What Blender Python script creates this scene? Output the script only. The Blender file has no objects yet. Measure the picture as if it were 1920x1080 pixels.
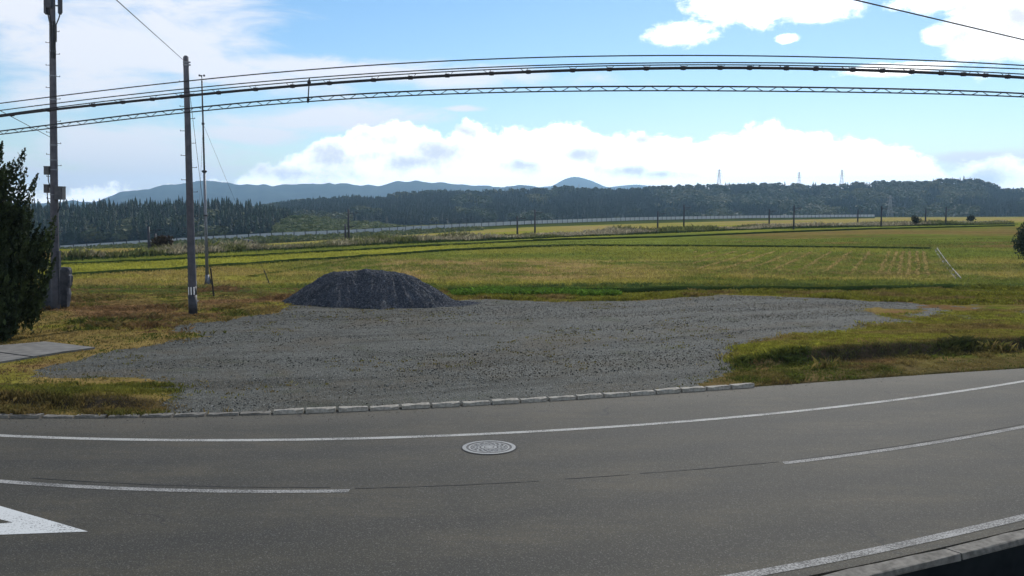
import bpy, math, random
import numpy as np
from mathutils import Vector

S = bpy.context.scene
C = S.collection
R = math.radians
rng = np.random.default_rng(7)
random.seed(7)

# ------------------------------------------------------------------ camera
HC = 3.8                       # lens height above the road
FPX = 1720.0                   # focal length in photo pixels (1920 wide)
PITCH = math.atan(140.0 / FPX)
cd = bpy.data.cameras.new('camera')
cam = bpy.data.objects.new('camera', cd)
C.objects.link(cam)
cd.sensor_width = 36.0
cd.lens = 36.0 * FPX / 1920.0
cd.clip_start = 0.1
cd.clip_end = 40000
cam.location = (0, 0, HC)
cam.rotation_euler = (math.pi / 2 - PITCH, 0, 0)
S.camera = cam

# ------------------------------------------------------------------ sky, sun, exposure
SUN_AZ, SUN_EL = R(20), R(37)
SKY_STRENGTH = 0.118
W = bpy.data.worlds.new('World')
S.world = W
W.use_nodes = True
wt = W.node_tree
for n in list(wt.nodes):
    wt.nodes.remove(n)
cp, sp = math.cos(PITCH), math.sin(PITCH)


def ray(px, py):
    """world direction through a photo pixel, scaled so that its y part is 1"""
    a = (px - 960.0) / FPX
    v = (540.0 - py) / FPX
    fy = cp + v * sp
    fz = -sp + v * cp
    return a / fy, fz / fy


def azel(px, py):
    a, v = ray(px, py)
    return math.atan2(a, 1.0), math.atan2(v, math.hypot(a, 1.0))


class NT:
    def __init__(s, t):
        s.t = t

    def node(s, typ, **kw):
        n = s.t.nodes.new(typ)
        for k, v in kw.items():
            setattr(n, k, v)
        return n

    def put(s, sock, v):
        if isinstance(v, bpy.types.NodeSocket):
            s.t.links.new(v, sock)
        else:
            sock.default_value = v

    def m(s, op, a, b=0.0, c=None):
        n = s.node('ShaderNodeMath', operation=op)
        s.put(n.inputs[0], a)
        s.put(n.inputs[1], b)
        if c is not None:
            s.put(n.inputs[2], c)
        return n.outputs[0]

    def vm(s, op, a, b):
        n = s.node('ShaderNodeVectorMath', operation=op)
        s.put(n.inputs[0], a)
        s.put(n.inputs[1], b)
        return n.outputs[0]

    def smooth(s, v, lo, hi, o0=0.0, o1=1.0):
        n = s.node('ShaderNodeMapRange', interpolation_type='SMOOTHSTEP')
        s.put(n.inputs[0], v)
        for i, q in enumerate((lo, hi, o0, o1)):
            s.put(n.inputs[i + 1], q)
        return n.outputs[0]

    def noise(s, vec, scale, detail=5.0, rough=0.55, dist=0.0, lac=2.0):
        n = s.node('ShaderNodeTexNoise')
        if vec is not None:
            s.put(n.inputs['Vector'], vec)
        n.inputs['Scale'].default_value = scale
        n.inputs['Detail'].default_value = detail
        n.inputs['Roughness'].default_value = rough
        n.inputs['Lacunarity'].default_value = lac
        n.inputs['Distortion'].default_value = dist
        return n.outputs[0]

    def mix(s, f, a, b, blend='MIX'):
        n = s.node('ShaderNodeMix', data_type='RGBA', blend_type=blend)
        s.put(n.inputs[0], f)
        s.put(n.inputs[6], a)
        s.put(n.inputs[7], b)
        return n.outputs[2]


w = NT(wt)
out = w.node('ShaderNodeOutputWorld')
sky = w.node('ShaderNodeTexSky', sky_type='NISHITA')
sky.sun_disc = False
sky.sun_elevation = SUN_EL
sky.sun_rotation = SUN_AZ
sky.altitude = 50
sky.air_density = 1.0
sky.dust_density = 0.15
sky.ozone_density = 2.0
bg_sky = w.node('ShaderNodeBackground')
hs = w.node('ShaderNodeHueSaturation')
hs.inputs['Saturation'].default_value = 1.26
wt.links.new(sky.outputs[0], hs.inputs['Color'])
wt.links.new(hs.outputs[0], bg_sky.inputs[0])
bg_sky.inputs[1].default_value = SKY_STRENGTH
tc = w.node('ShaderNodeTexCoord').outputs['Generated']
sx = w.node('ShaderNodeSeparateXYZ')
wt.links.new(tc, sx.inputs[0])
AZ = w.m('ARCTAN2', sx.outputs[0], sx.outputs[1])
EL = w.m('ARCSINE', sx.outputs[2])
cmb = w.node('ShaderNodeCombineXYZ')
wt.links.new(AZ, cmb.inputs[0])
wt.links.new(EL, cmb.inputs[1])
AE = cmb.outputs[0]
cmb2 = w.node('ShaderNodeCombineXYZ')          # flattened coordinates for streaky high cloud
wt.links.new(w.m('MULTIPLY', AZ, 0.32), cmb2.inputs[0])
wt.links.new(EL, cmb2.inputs[1])
AE2 = cmb2.outputs[0]


def ell(px, py, rx, ry, rot=0.0):
    a0, e0 = azel(px, py)
    ra, re = rx / FPX, ry / FPX
    da = w.m('SUBTRACT', AZ, a0)
    de = w.m('SUBTRACT', EL, e0)
    c_, s_ = math.cos(rot), math.sin(rot)
    u = w.m('ADD', w.m('MULTIPLY', da, c_ / ra), w.m('MULTIPLY', de, s_ / ra))
    v = w.m('ADD', w.m('MULTIPLY', da, -s_ / re), w.m('MULTIPLY', de, c_ / re))
    r2 = w.m('ADD', w.m('MULTIPLY', u, u), w.m('MULTIPLY', v, v))
    return w.m('SUBTRACT', 1.0, w.m('SQRT', r2))


def union(vals):
    o = vals[0]
    for v in vals[1:]:
        o = w.m('MAXIMUM', o, v)
    return o


# cumulus bank along the horizon: cloud-top elevation as a curve of azimuth
fc = w.node('ShaderNodeFloatCurve')
prof = [(-400, 345), (0, 350), (130, 352), (250, 350), (430, 340), (480, 322), (545, 300), (590, 268), (640, 246), (690, 240), (745, 224), (785, 236),
        (820, 252), (850, 236), (885, 226), (930, 240), (985, 236), (1030, 240), (1068, 224), (1110, 238), (1165, 258), (1240, 244), (1310, 262),
        (1370, 256), (1440, 232), (1490, 242), (1540, 252), (1600, 262), (1660, 278), (1735, 294), (1780, 314), (1840, 320), (1895, 300), (1940, 312), (2200, 326)]
cv = fc.mapping.curves[0]
pts = [((azel(x, 400)[0] + math.pi) / (2 * math.pi), azel(x, y)[1] * 2.0) for x, y in prof]
cv.points[0].location = (0.0, 0.09)
cv.points[1].location = (1.0, 0.09)
for p in pts:
    cv.points.new(p[0], p[1])
fc.mapping.update()
wt.links.new(w.m('DIVIDE', w.m('ADD', AZ, math.pi), 2 * math.pi), fc.inputs[1])
top = w.m('MULTIPLY', fc.outputs[0], 0.5)
bank = w.m('MINIMUM', w.m('DIVIDE', w.m('SUBTRACT', top, EL), 0.030), 2.0)
puffs = [ell(1448, -4, 128, 46), ell(1520, 18, 78, 26), ell(1272, 63, 56, 24), ell(1480, 72, 20, 9), ell(1755, 66, 26, 16), ell(1852, 88, 62, 28),
         ell(1895, 38, 98, 76), ell(1745, 6, 58, 16), ell(1690, 128, 90, 11), ell(1880, 330, 110, 26)]
inframe = w.m('MAXIMUM', w.smooth(w.m('ABSOLUTE', AZ), 0.56, 0.75), w.smooth(EL, 0.26, 0.36))
nz_big = w.noise(tc, 2.6, 6.0, 0.55)
wild = w.m('ADD', w.m('MULTIPLY', w.m('SUBTRACT', nz_big, 0.57), 6.0), w.m('MULTIPLY', w.m('SUBTRACT', inframe, 1.0), 6.0))
field = w.m('MAXIMUM', union(puffs), wild)
n1 = w.noise(AE, 26.0, 8.0, 0.62)
n1b = w.noise(AE, 9.0, 4.0, 0.5)
bil = w.m('ADD', w.m('MULTIPLY', w.m('SUBTRACT', n1, 0.5), 2.0), w.m('MULTIPLY', w.m('SUBTRACT', n1b, 0.5), 0.7))
wisp = w.noise(AE2, 70.0, 8.0, 0.7, 0.6)
cum = w.smooth(w.m('ADD', w.m('ADD', field, bil), w.m('MULTIPLY', w.m('SUBTRACT', wisp, 0.5), 1.1)), -0.20, 0.48)
cumb = w.smooth(w.m('ADD', w.m('ADD', bank, w.m('MULTIPLY', bil, 0.85)), w.m('MULTIPLY', w.m('SUBTRACT', wisp, 0.5), 0.5)), -0.08, 0.24)
cum = w.m('MAXIMUM', cum, cumb)
# streaky high veil
veil = union([ell(235, 82, 245, 108, 0.10), ell(395, 128, 230, 34, -0.12), ell(690, 134, 420, 24, -0.03), ell(20, 15, 120, 40), ell(235, 285, 180, 62, 0.05),
              ell(600, 225, 220, 26, 0.06), ell(470, 250, 120, 22), ell(260, 335, 280, 30), ell(1880, 300, 150, 18),
              ell(870, 203, 40, 7), w.m('MULTIPLY', wild, 0.5)])
n2 = w.noise(AE2, 30.0, 7.0, 0.6, 0.4)
veil = w.smooth(w.m('ADD', veil, w.m('MULTIPLY', w.m('SUBTRACT', n2, 0.5), 2.2)), -0.25, 0.60, 0.0, 0.95)
# shaded undersides of the cumulus
greys = union([ell(612, 300, 95, 46, 0.5), ell(690, 292, 90, 26, 0.2), ell(722, 262, 62, 26), ell(838, 283, 88, 34), ell(775, 305, 90, 22), ell(870, 246, 50, 16, -0.3), ell(985, 310, 70, 16),
               ell(1085, 288, 62, 18), ell(1205, 262, 28, 11), ell(1180, 320, 70, 12), ell(1240, 326, 60, 10), ell(1905, 40, 150, 110), ell(1860, 92, 66, 22), ell(1845, 335, 60, 24),
               ell(560, 325, 120, 20), w.m('SUBTRACT', w.m('MULTIPLY', wild, 0.6), 0.5)])
shade = w.smooth(w.m('ADD', greys, w.m('MULTIPLY', w.m('SUBTRACT', n1, 0.5), 3.4)), -0.30, 1.35, 0.0, 0.92)
ccol = w.mix(shade, (2.1, 2.04, 1.98, 1), (0.82, 0.85, 0.92, 1))
bg_c = w.node('ShaderNodeBackground')
wt.links.new(ccol, bg_c.inputs[0])
bg_v = w.node('ShaderNodeBackground')
bg_v.inputs[0].default_value = (0.98, 0.99, 1.05, 1)
mv = w.node('ShaderNodeMixShader')
wt.links.new(veil, mv.inputs[0])
wt.links.new(bg_sky.outputs[0], mv.inputs[1])
wt.links.new(bg_v.outputs[0], mv.inputs[2])
mc = w.node('ShaderNodeMixShader')
wt.links.new(cum, mc.inputs[0])
wt.links.new(mv.outputs[0], mc.inputs[1])
wt.links.new(bg_c.outputs[0], mc.inputs[2])
wt.links.new(mc.outputs[0], out.inputs[0])

sd = bpy.data.lights.new('sun', 'SUN')
sd.energy = 4.2
sd.angle = R(0.6)
sd.color = (1.0, 0.95, 0.86)
sun = bpy.data.objects.new('sun', sd)
C.objects.link(sun)
sv = Vector((math.sin(SUN_AZ) * math.cos(SUN_EL), math.cos(SUN_AZ) * math.cos(SUN_EL), math.sin(SUN_EL)))
sun.rotation_euler = sv.to_track_quat('Z', 'Y').to_euler()

S.view_settings.view_transform = 'Standard'
S.view_settings.look = 'None'
S.view_settings.exposure = 0.0
S.view_settings.gamma = 1.0
S.view_settings.use_curve_mapping = False
S.render.engine = 'CYCLES'
S.cycles.max_bounces = 6
S.cycles.diffuse_bounces = 2
S.cycles.glossy_bounces = 2
S.cycles.transmission_bounces = 4
S.cycles.volume_bounces = 0
S.cycles.use_denoising = True
S.cycles.sample_clamp_indirect = 4.0


# ------------------------------------------------------------------ helpers
def at(px, py, Y):
    a, v = ray(px, py)
    return np.array((a * Y, Y, HC + v * Y))


def onz(px, py, z=0.0):
    a, v = ray(px, py)
    Y = (z - HC) / v
    return np.array((a * Y, Y, z))


def project(P):
    P = np.asarray(P, float)
    e = P[..., 2] - HC
    f = P[..., 1] * cp - e * sp
    u = P[..., 1] * sp + e * cp
    f = np.where(f < 0.05, 0.05, f)
    return 960 + FPX * P[..., 0] / f, 540 - FPX * u / f


def sstep(x, a, b):
    t = np.clip((x - a) / (b - a), 0, 1)
    return t * t * (3 - 2 * t)


def _hash(i, j, seed):
    v = (i.astype(np.int64) * 374761393 + j.astype(np.int64) * 668265263 + seed * 974634777) & 0x7fffffff
    v = ((v ^ (v >> 13)) * 1274126177) & 0x7fffffff
    return ((v ^ (v >> 16)) & 0xffff) / 65535.0


def vnoise(x, y, seed=0):
    x = np.asarray(x, float); y = np.asarray(y, float)
    i = np.floor(x); j = np.floor(y)
    fx = x - i; fy = y - j
    fx = fx * fx * (3 - 2 * fx); fy = fy * fy * (3 - 2 * fy)
    a = _hash(i, j, seed); b = _hash(i + 1, j, seed); c = _hash(i, j + 1, seed); d = _hash(i + 1, j + 1, seed)
    return (a * (1 - fx) + b * fx) * (1 - fy) + (c * (1 - fx) + d * fx) * fy


def fbm(x, y, seed=0, oct=4):
    o = 0; amp = 0.5; tot = 0
    x = np.asarray(x, float); y = np.asarray(y, float)
    for k in range(oct):
        o = o + amp * vnoise(x, y, seed + k * 17); tot += amp
        x = x * 2.03 + 11.3; y = y * 2.03 + 5.7; amp *= 0.5
    return o / tot


def np_mesh(name, verts, faces, cols=None, smooth=False):
    """verts (n,3); faces: (m,3) or (m,4) int array, or list of such arrays; cols (n,3) linear"""
    if not isinstance(faces, list):
        faces = [faces]
    me = bpy.data.meshes.new(name)
    verts = np.ascontiguousarray(verts, np.float32)
    me.vertices.add(len(verts))
    me.vertices.foreach_set('co', verts.ravel())
    tot = np.concatenate([np.full(len(f), f.shape[1], np.int32) for f in faces])
    idx = np.concatenate([np.asarray(f, np.int32).ravel() for f in faces])
    me.loops.add(len(idx))
    me.loops.foreach_set('vertex_index', idx)
    me.polygons.add(len(tot))
    st = np.concatenate(([0], np.cumsum(tot)[:-1])).astype(np.int32)
    me.polygons.foreach_set('loop_start', st)
    me.polygons.foreach_set('use_smooth', np.full(len(tot), smooth, bool))
    if cols is not None:
        at_ = me.color_attributes.new('Col', 'FLOAT_COLOR', 'POINT')
        c4 = np.ones((len(verts), 4), np.float32)
        c4[:, :3] = cols
        at_.data.foreach_set('color', c4.ravel())
    me.update(calc_edges=True)
    me.validate()
    return me


def obj(name, me, mat=None, parent=None, loc=None):
    o = bpy.data.objects.new(name, me)
    C.objects.link(o)
    if mat is not None and me is not None and len(me.materials) == 0:
        me.materials.append(mat)
    if parent is not None:
        o.parent = parent
    if loc is not None:
        o.location = loc
    return o


def tag(o, label=None, cat=None, group=None, kind=None):
    if label: o['label'] = label
    if cat: o['category'] = cat
    if group: o['group'] = group
    if kind: o['kind'] = kind
    return o


def thing(name, loc, label, cat, group=None):
    o = bpy.data.objects.new(name, None)
    C.objects.link(o)
    o.location = loc
    o.empty_display_size = 0.2
    return tag(o, label, cat, group)


class MB:
    """collects simple shapes into one mesh"""
    def __init__(s):
        s.v = []; s.f3 = []; s.f4 = []; s.n = 0

    def add(s, v, f):
        v = np.asarray(v, float)
        for q in f:
            (s.f3 if len(q) == 3 else s.f4).append([i + s.n for i in q])
        s.v.append(v); s.n += len(v)
        return s

    def box(s, c, d, M=None):
        c = np.asarray(c, float); d = np.asarray(d, float) / 2
        v = np.array([(x, y, z) for x in (-1, 1) for y in (-1, 1) for z in (-1, 1)], float) * d
        if M is not None:
            v = v @ np.asarray(M).T
        return s.add(v + c, [(0, 1, 3, 2), (4, 6, 7, 5), (0, 4, 5, 1), (2, 3, 7, 6), (0, 2, 6, 4), (1, 5, 7, 3)])

    def tube(s, pts, rad, n=8, caps=True):
        pts = np.asarray(pts, float)
        k = len(pts)
        rad = np.broadcast_to(np.asarray(rad, float), (k,))
        tg = np.gradient(pts, axis=0)
        tg /= np.linalg.norm(tg, axis=1)[:, None] + 1e-12
        up = np.array((0, 0, 1.0)) if abs(tg[0][2]) < 0.9 else np.array((1.0, 0, 0))
        a = np.cross(tg, up); a /= np.linalg.norm(a, axis=1)[:, None] + 1e-12
        b = np.cross(tg, a)
        th = np.arange(n) / n * 2 * math.pi
        ring = a[:, None, :] * np.cos(th)[None, :, None] + b[:, None, :] * np.sin(th)[None, :, None]
        v = (pts[:, None, :] + ring * rad[:, None, None]).reshape(-1, 3)
        f = []
        for i in range(k - 1):
            for j in range(n):
                j2 = (j + 1) % n
                f.append((i * n + j, i * n + j2, (i + 1) * n + j2, (i + 1) * n + j))
        if caps:
            v = np.vstack([v, pts[0], pts[-1]])
            for j in range(n):
                j2 = (j + 1) % n
                f.append((k * n, j2, j))
                f.append((k * n + 1, (k - 1) * n + j, (k - 1) * n + j2))
        return s.add(v, f)

    def disc(s, c, r, z, n=48, r0=0.0):
        th = np.arange(n) / n * 2 * math.pi
        o = np.c_[c[0] + r * np.cos(th), c[1] + r * np.sin(th), np.full(n, z)]
        if r0 > 0:
            i = np.c_[c[0] + r0 * np.cos(th), c[1] + r0 * np.sin(th), np.full(n, z)]
            return s.add(np.vstack([o, i]), [(j, (j + 1) % n, n + (j + 1) % n, n + j) for j in range(n)])
        return s.add(np.vstack([o, [(c[0], c[1], z)]]), [(j, (j + 1) % n, n) for j in range(n)])

    def mesh(s, name, smooth=False):
        fs = []
        if s.f3: fs.append(np.array(s.f3))
        if s.f4: fs.append(np.array(s.f4))
        return np_mesh(name, np.vstack(s.v), fs, None, smooth)

    def build(s, name, mat, parent=None, smooth=False, loc=None):
        return obj(name, s.mesh(name, smooth), mat, parent, loc)


# ------------------------------------------------------------------ materials
def new_mat(name):
    m = bpy.data.materials.new(name)
    m.use_nodes = True
    t = m.node_tree
    b = t.nodes['Principled BSDF']
    return m, NT(t), b, t.nodes['Material Output']


def simple(name, c1, c2, scale=8.0, rough=0.8, metal=0.0, bump=0.0, detail=5.0, spec=0.3, stretch=None):
    m, n, b, o = new_mat(name)
    tc = n.node('ShaderNodeTexCoord').outputs['Object']
    if stretch:
        tc = n.vm('MULTIPLY', tc, stretch)
    nz = n.noise(tc, scale, detail, 0.6)
    col = n.mix(n.smooth(nz, 0.3, 0.7), (*c1, 1), (*c2, 1))
    n.put(b.inputs['Base Color'], col)
    b.inputs['Roughness'].default_value = rough
    b.inputs['Metallic'].default_value = metal
    b.inputs['Specular IOR Level'].default_value = spec
    if bump:
        bp = n.node('ShaderNodeBump')
        bp.inputs['Strength'].default_value = 0.6
        bp.inputs['Distance'].default_value = bump
        n.put(bp.inputs['Height'], nz)
        n.put(b.inputs['Normal'], bp.outputs[0])
    return m


def leafy(name, transl=0.4, var=0.35, rough=0.7, scale=3.0):
    """foliage coloured by the per-leaf Col attribute"""
    m, n, b, o = new_mat(name)
    at_ = n.node('ShaderNodeVertexColor', layer_name='Col').outputs[0]
    pos = n.node('ShaderNodeNewGeometry').outputs['Position']
    nz = n.noise(pos, scale, 3.0)
    f = n.smooth(nz, 0.25, 0.75, 1.0 - var, 1.0 + var)
    mul = n.node('ShaderNodeVectorMath', operation='SCALE')
    n.put(mul.inputs[0], at_)
    n.put(mul.inputs[3], f)
    n.put(b.inputs['Base Color'], mul.outputs[0])
    b.inputs['Roughness'].default_value = rough
    b.inputs['Specular IOR Level'].default_value = 0.2
    tr = n.node('ShaderNodeBsdfTranslucent')
    n.put(tr.inputs[0], mul.outputs[0])
    mx = n.node('ShaderNodeMixShader')
    mx.inputs[0].default_value = transl
    m.node_tree.links.new(b.outputs[0], mx.inputs[1])
    m.node_tree.links.new(tr.outputs[0], mx.inputs[2])
    m.node_tree.links.new(mx.outputs[0], o.inputs[0])
    return m


def mat_ground():
    m, n, b, o = new_mat('ground_soil_and_turf')
    at_ = n.node('ShaderNodeVertexColor', layer_name='Col').outputs[0]
    pos = n.node('ShaderNodeNewGeometry').outputs['Position']
    a = n.noise(pos, 0.8, 6.0, 0.65)
    c = n.noise(pos, 9.0, 4.0, 0.7)
    f = n.m('MULTIPLY', n.smooth(a, 0.3, 0.7, 0.82, 1.18), n.smooth(c, 0.25, 0.75, 0.65, 1.35))
    mul = n.node('ShaderNodeVectorMath', operation='SCALE')
    n.put(mul.inputs[0], at_)
    n.put(mul.inputs[3], f)
    n.put(b.inputs['Base Color'], mul.outputs[0])
    b.inputs['Roughness'].default_value = 1.0
    b.inputs['Specular IOR Level'].default_value = 0.0
    bp = n.node('ShaderNodeBump')
    bp.inputs['Strength'].default_value = 0.7
    bp.inputs['Distance'].default_value = 0.06
    n.put(bp.inputs['Height'], c)
    n.put(b.inputs['Normal'], bp.outputs[0])
    return m


def mat_asphalt():
    m, n, b, o = new_mat('asphalt')
    pos = n.node('ShaderNodeNewGeometry').outputs['Position']
    big = n.noise(pos, 0.45, 4.0, 0.6)
    mid = n.noise(n.vm('MULTIPLY', pos, (0.6, 2.6, 1)), 1.3, 5.0, 0.65)
    v = n.node('ShaderNodeTexVoronoi')
    n.put(v.inputs['Vector'], pos)
    v.inputs['Scale'].default_value = 75.0
    fine = n.noise(pos, 55.0, 3.0, 0.8)
    base = n.mix(n.smooth(big, 0.35, 0.65), (0.036, 0.0328, 0.0228, 1), (0.060, 0.0512, 0.0335, 1))
    base = n.mix(n.smooth(mid, 0.35, 0.70, 0.0, 0.8), base, (0.0325, 0.0305, 0.0235, 1))
    la = n.node('ShaderNodeAttribute', attribute_name='lat').outputs['Fac']
    la = n.m('ADD', la, n.m('MULTIPLY', n.m('SUBTRACT', n.noise(pos, 0.7, 4.0, 0.6), 0.5), 0.8))
    def lane(c, wd):
        q = n.m('DIVIDE', n.m('SUBTRACT', la, c), wd)
        return n.m('POWER', 2.718, n.m('MULTIPLY', n.m('MULTIPLY', q, q), -1.0))
    wheel = n.m('ADD', n.m('ADD', lane(3.1, 0.38), lane(4.6, 0.40)), n.m('ADD', lane(6.9, 0.42), lane(8.6, 0.45)))
    base = n.mix(n.m('MULTIPLY', wheel, 0.65), base, (0.026, 0.0248, 0.0205, 1))
    dust = n.smooth(la, 0.1, 1.5, 0.55, 0.0)
    base = n.mix(dust, base, (0.085, 0.076, 0.058, 1))
    stain = n.noise(n.vm('MULTIPLY', pos, (0.5, 1.0, 1)), 0.9, 6.0, 0.7, 1.2)
    base = n.mix(n.smooth(stain, 0.60, 0.72, 0.0, 0.6), base, (0.024, 0.023, 0.021, 1))
    wv = n.node('ShaderNodeTexVoronoi', feature='DISTANCE_TO_EDGE')
    dn = n.node('ShaderNodeTexNoise')
    dn.inputs['Scale'].default_value = 1.8
    dn.inputs['Detail'].default_value = 5.0
    n.put(dn.inputs['Vector'], pos)
    n.put(wv.inputs['Vector'], n.vm('ADD', pos, n.vm('MULTIPLY', dn.outputs['Color'], (0.9, 0.9, 0.0))))
    wv.inputs['Scale'].default_value = 0.42
    crk = n.m('MULTIPLY', n.smooth(wv.outputs['Distance'], 0.003, 0.010, 1.0, 0.0), n.smooth(n.noise(pos, 0.33, 3.0), 0.56, 0.66))
    sepc = n.node('ShaderNodeSeparateColor')
    n.put(sepc.inputs[0], v.outputs['Color'])
    spk = n.smooth(sepc.outputs[0], 0.80, 0.99, 0.0, 0.40)
    col = n.mix(spk, base, (0.17, 0.165, 0.145, 1))
    drk = n.smooth(sepc.outputs[1], 0.72, 0.98, 0.0, 0.65)
    col = n.mix(drk, col, (0.018, 0.018, 0.019, 1))
    col = n.mix(n.m('MULTIPLY', crk, 0.75), col, (0.014, 0.014, 0.014, 1))
    n.put(b.inputs['Base Color'], col)
    n.put(b.inputs['Roughness'], n.smooth(fine, 0.3, 0.7, 0.72, 0.95))
    b.inputs['Specular IOR Level'].default_value = 0.25
    bp = n.node('ShaderNodeBump')
    bp.inputs['Strength'].default_value = 0.5
    bp.inputs['Distance'].default_value = 0.006
    n.put(bp.inputs['Height'], n.m('ADD', fine, n.m('MULTIPLY', v.outputs['Distance'], 0.6)))
    n.put(b.inputs['Normal'], bp.outputs[0])
    return m


def mat_paint(name, col, wear=0.5):
    m, n, b, o = new_mat(name)
    pos = n.node('ShaderNodeNewGeometry').outputs['Position']
    a = n.noise(pos, 38.0, 4.0, 0.75)
    g = n.noise(pos, 1.6, 3.0, 0.6)
    f = n.smooth(n.m('ADD', a, n.m('MULTIPLY', n.m('SUBTRACT', g, 0.5), 0.35)), wear - 0.06, wear + 0.08)
    n.put(b.inputs['Base Color'], n.mix(f, (*col, 1), (0.085, 0.083, 0.078, 1)))
    b.inputs['Roughness'].default_value = 0.8
    b.inputs['Specular IOR Level'].default_value = 0.2
    return m


def mat_gravel(name, c1, c2, c3, scale=26.0, bumpd=0.03):
    m, n, b, o = new_mat(name)
    pos = n.node('ShaderNodeNewGeometry').outputs['Position']
    v = n.node('ShaderNodeTexVoronoi')
    n.put(v.inputs['Vector'], pos)
    v.inputs['Scale'].default_value = scale
    sepc = n.node('ShaderNodeSeparateColor')
    n.put(sepc.inputs[0], v.outputs['Color'])
    col = n.mix(sepc.outputs[0], (*c1, 1), (*c2, 1))
    big = n.noise(pos, 0.30, 6.0, 0.68, 0.5)
    col = n.mix(n.smooth(big, 0.46, 0.66, 0.0, 0.85), col, (*c3, 1))
    moss = n.noise(n.vm('ADD', pos, (31.0, 7.0, 0.0)), 0.42, 6.0, 0.7, 0.4)
    col = n.mix(n.smooth(moss, 0.54, 0.70, 0.0, 0.7), col, (c1[0] * 1.3, c1[1] * 1.45, c1[2] * 0.8, 1))
    rot = n.node('ShaderNodeVectorRotate', rotation_type='Z_AXIS')
    n.put(rot.inputs['Vector'], pos)
    rot.inputs['Angle'].default_value = -0.38
    rut = n.noise(n.vm('MULTIPLY', rot.outputs[0], (0.10, 1.3, 1)), 0.9, 4.0, 0.6, 0.5)
    col = n.mix(n.smooth(rut, 0.50, 0.64, 0.0, 0.55), col, (c1[0] * 0.9, c1[1] * 0.85, c1[2] * 0.75, 1))
    pat = n.noise(n.vm('MULTIPLY', pos, (0.7, 1.5, 1)), 0.5, 6.0, 0.7, 0.6)
    col = n.mix(n.smooth(pat, 0.5, 0.72, 0.0, 0.7), col, (c1[0] * 0.75, c1[1] * 0.72, c1[2] * 0.6, 1))
    col = n.mix(n.smooth(sepc.outputs[1], 0.9, 1.0, 0, 0.5), col, (0.26, 0.26, 0.25, 1))
    n.put(b.inputs['Base Color'], col)
    b.inputs['Roughness'].default_value = 0.9
    b.inputs['Specular IOR Level'].default_value = 0.2
    bp = n.node('ShaderNodeBump')
    bp.inputs['Strength'].default_value = 1.0
    bp.inputs['Distance'].default_value = bumpd
    bp.invert = True
    n.put(bp.inputs['Height'], v.outputs['Distance'])
    n.put(b.inputs['Normal'], bp.outputs[0])
    return m


def mat_col(name, rough=0.85, spec=0.2):
    m, n, b, o = new_mat(name)
    at_ = n.node('ShaderNodeVertexColor', layer_name='Col').outputs[0]
    n.put(b.inputs['Base Color'], at_)
    b.inputs['Roughness'].default_value = rough
    b.inputs['Specular IOR Level'].default_value = spec
    return m


M_ground = mat_ground()
M_asphalt = mat_asphalt()
M_line = mat_paint('road_paint_worn', (0.35, 0.345, 0.32), 0.54)
M_line_old = mat_paint('road_paint_faded', (0.29, 0.285, 0.27), 0.49)
M_line_new = mat_paint('road_paint_fresh', (0.50, 0.51, 0.50), 0.60)
M_gravel = mat_gravel('grey_gravel', (0.033, 0.034, 0.029), (0.120, 0.120, 0.102), (0.072, 0.060, 0.039), 30.0, 0.03)
M_heap = mat_gravel('dark_crushed_stone', (0.030, 0.034, 0.044), (0.10, 0.11, 0.13), (0.06, 0.066, 0.08), 20.0, 0.04)
M_stone = mat_col('loose_stone')
M_grass = leafy('grass_blades', 0.36)
M_leaf = leafy('tree_leaves', 0.30)
M_needle = leafy('conifer_needles', 0.12)
M_juniper = leafy('juniper_scales', 0.26, 0.5)
M_conc = simple('concrete', (0.19, 0.172, 0.142), (0.36, 0.335, 0.285), 14.0, 0.9, bump=0.006)
M_conc_dirty = simple('dirty_concrete', (0.085, 0.078, 0.066), (0.19, 0.175, 0.15), 9.0, 0.9, bump=0.01)
M_pole = simple('pole_concrete', (0.055, 0.056, 0.068), (0.088, 0.088, 0.10), 5.0, 0.85, bump=0.002)
M_steel = simple('galvanised_steel', (0.13, 0.14, 0.16), (0.19, 0.20, 0.22), 12.0, 0.55, metal=0.4)
M_darksteel = simple('dark_grey_metal', (0.025, 0.027, 0.034), (0.045, 0.047, 0.056), 8.0, 0.6)
M_black = simple('black_cable_sheath', (0.012, 0.012, 0.014), (0.022, 0.022, 0.024), 20.0, 0.7)
M_box = simple('grey_enclosure', (0.045, 0.048, 0.055), (0.075, 0.078, 0.085), 6.0, 0.6)
M_slab = simple('dark_grey_stone', (0.035, 0.038, 0.046), (0.085, 0.088, 0.10), 4.0, 0.9, bump=0.03)
M_white = simple('white_band_paint', (0.7, 0.7, 0.7), (0.8, 0.8, 0.8), 6.0, 0.6)
M_bark = simple('bark', (0.05, 0.035, 0.025), (0.10, 0.075, 0.055), 12.0, 0.95, bump=0.01)
M_iron = simple('worn_cast_iron', (0.15, 0.155, 0.155), (0.28, 0.285, 0.28), 60.0, 0.7, metal=0.1)
M_iron_dark = simple('dark_cast_iron', (0.03, 0.03, 0.032), (0.07, 0.07, 0.072), 40.0, 0.7)
M_barrier = simple('grey_barrier_panel', (0.36, 0.38, 0.40), (0.46, 0.48, 0.50), 0.6, 0.7)
M_ditch = simple('shade_dark_concrete', (0.006, 0.008, 0.009), (0.014, 0.017, 0.018), 3.0, 0.8, spec=0.1)  # near-black base colour carries the shade of the deep drain
M_seam = simple('bitumen_seam', (0.015, 0.015, 0.015), (0.03, 0.03, 0.03), 9.0, 0.9)
M_mount = simple('forested_mountain', (0.020, 0.032, 0.026), (0.045, 0.060, 0.045), 0.004, 1.0, detail=8.0, spec=0.0)
M_hill = simple('wooded_slope_floor', (0.012, 0.018, 0.010), (0.03, 0.04, 0.018), 0.02, 1.0, spec=0.0)
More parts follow.
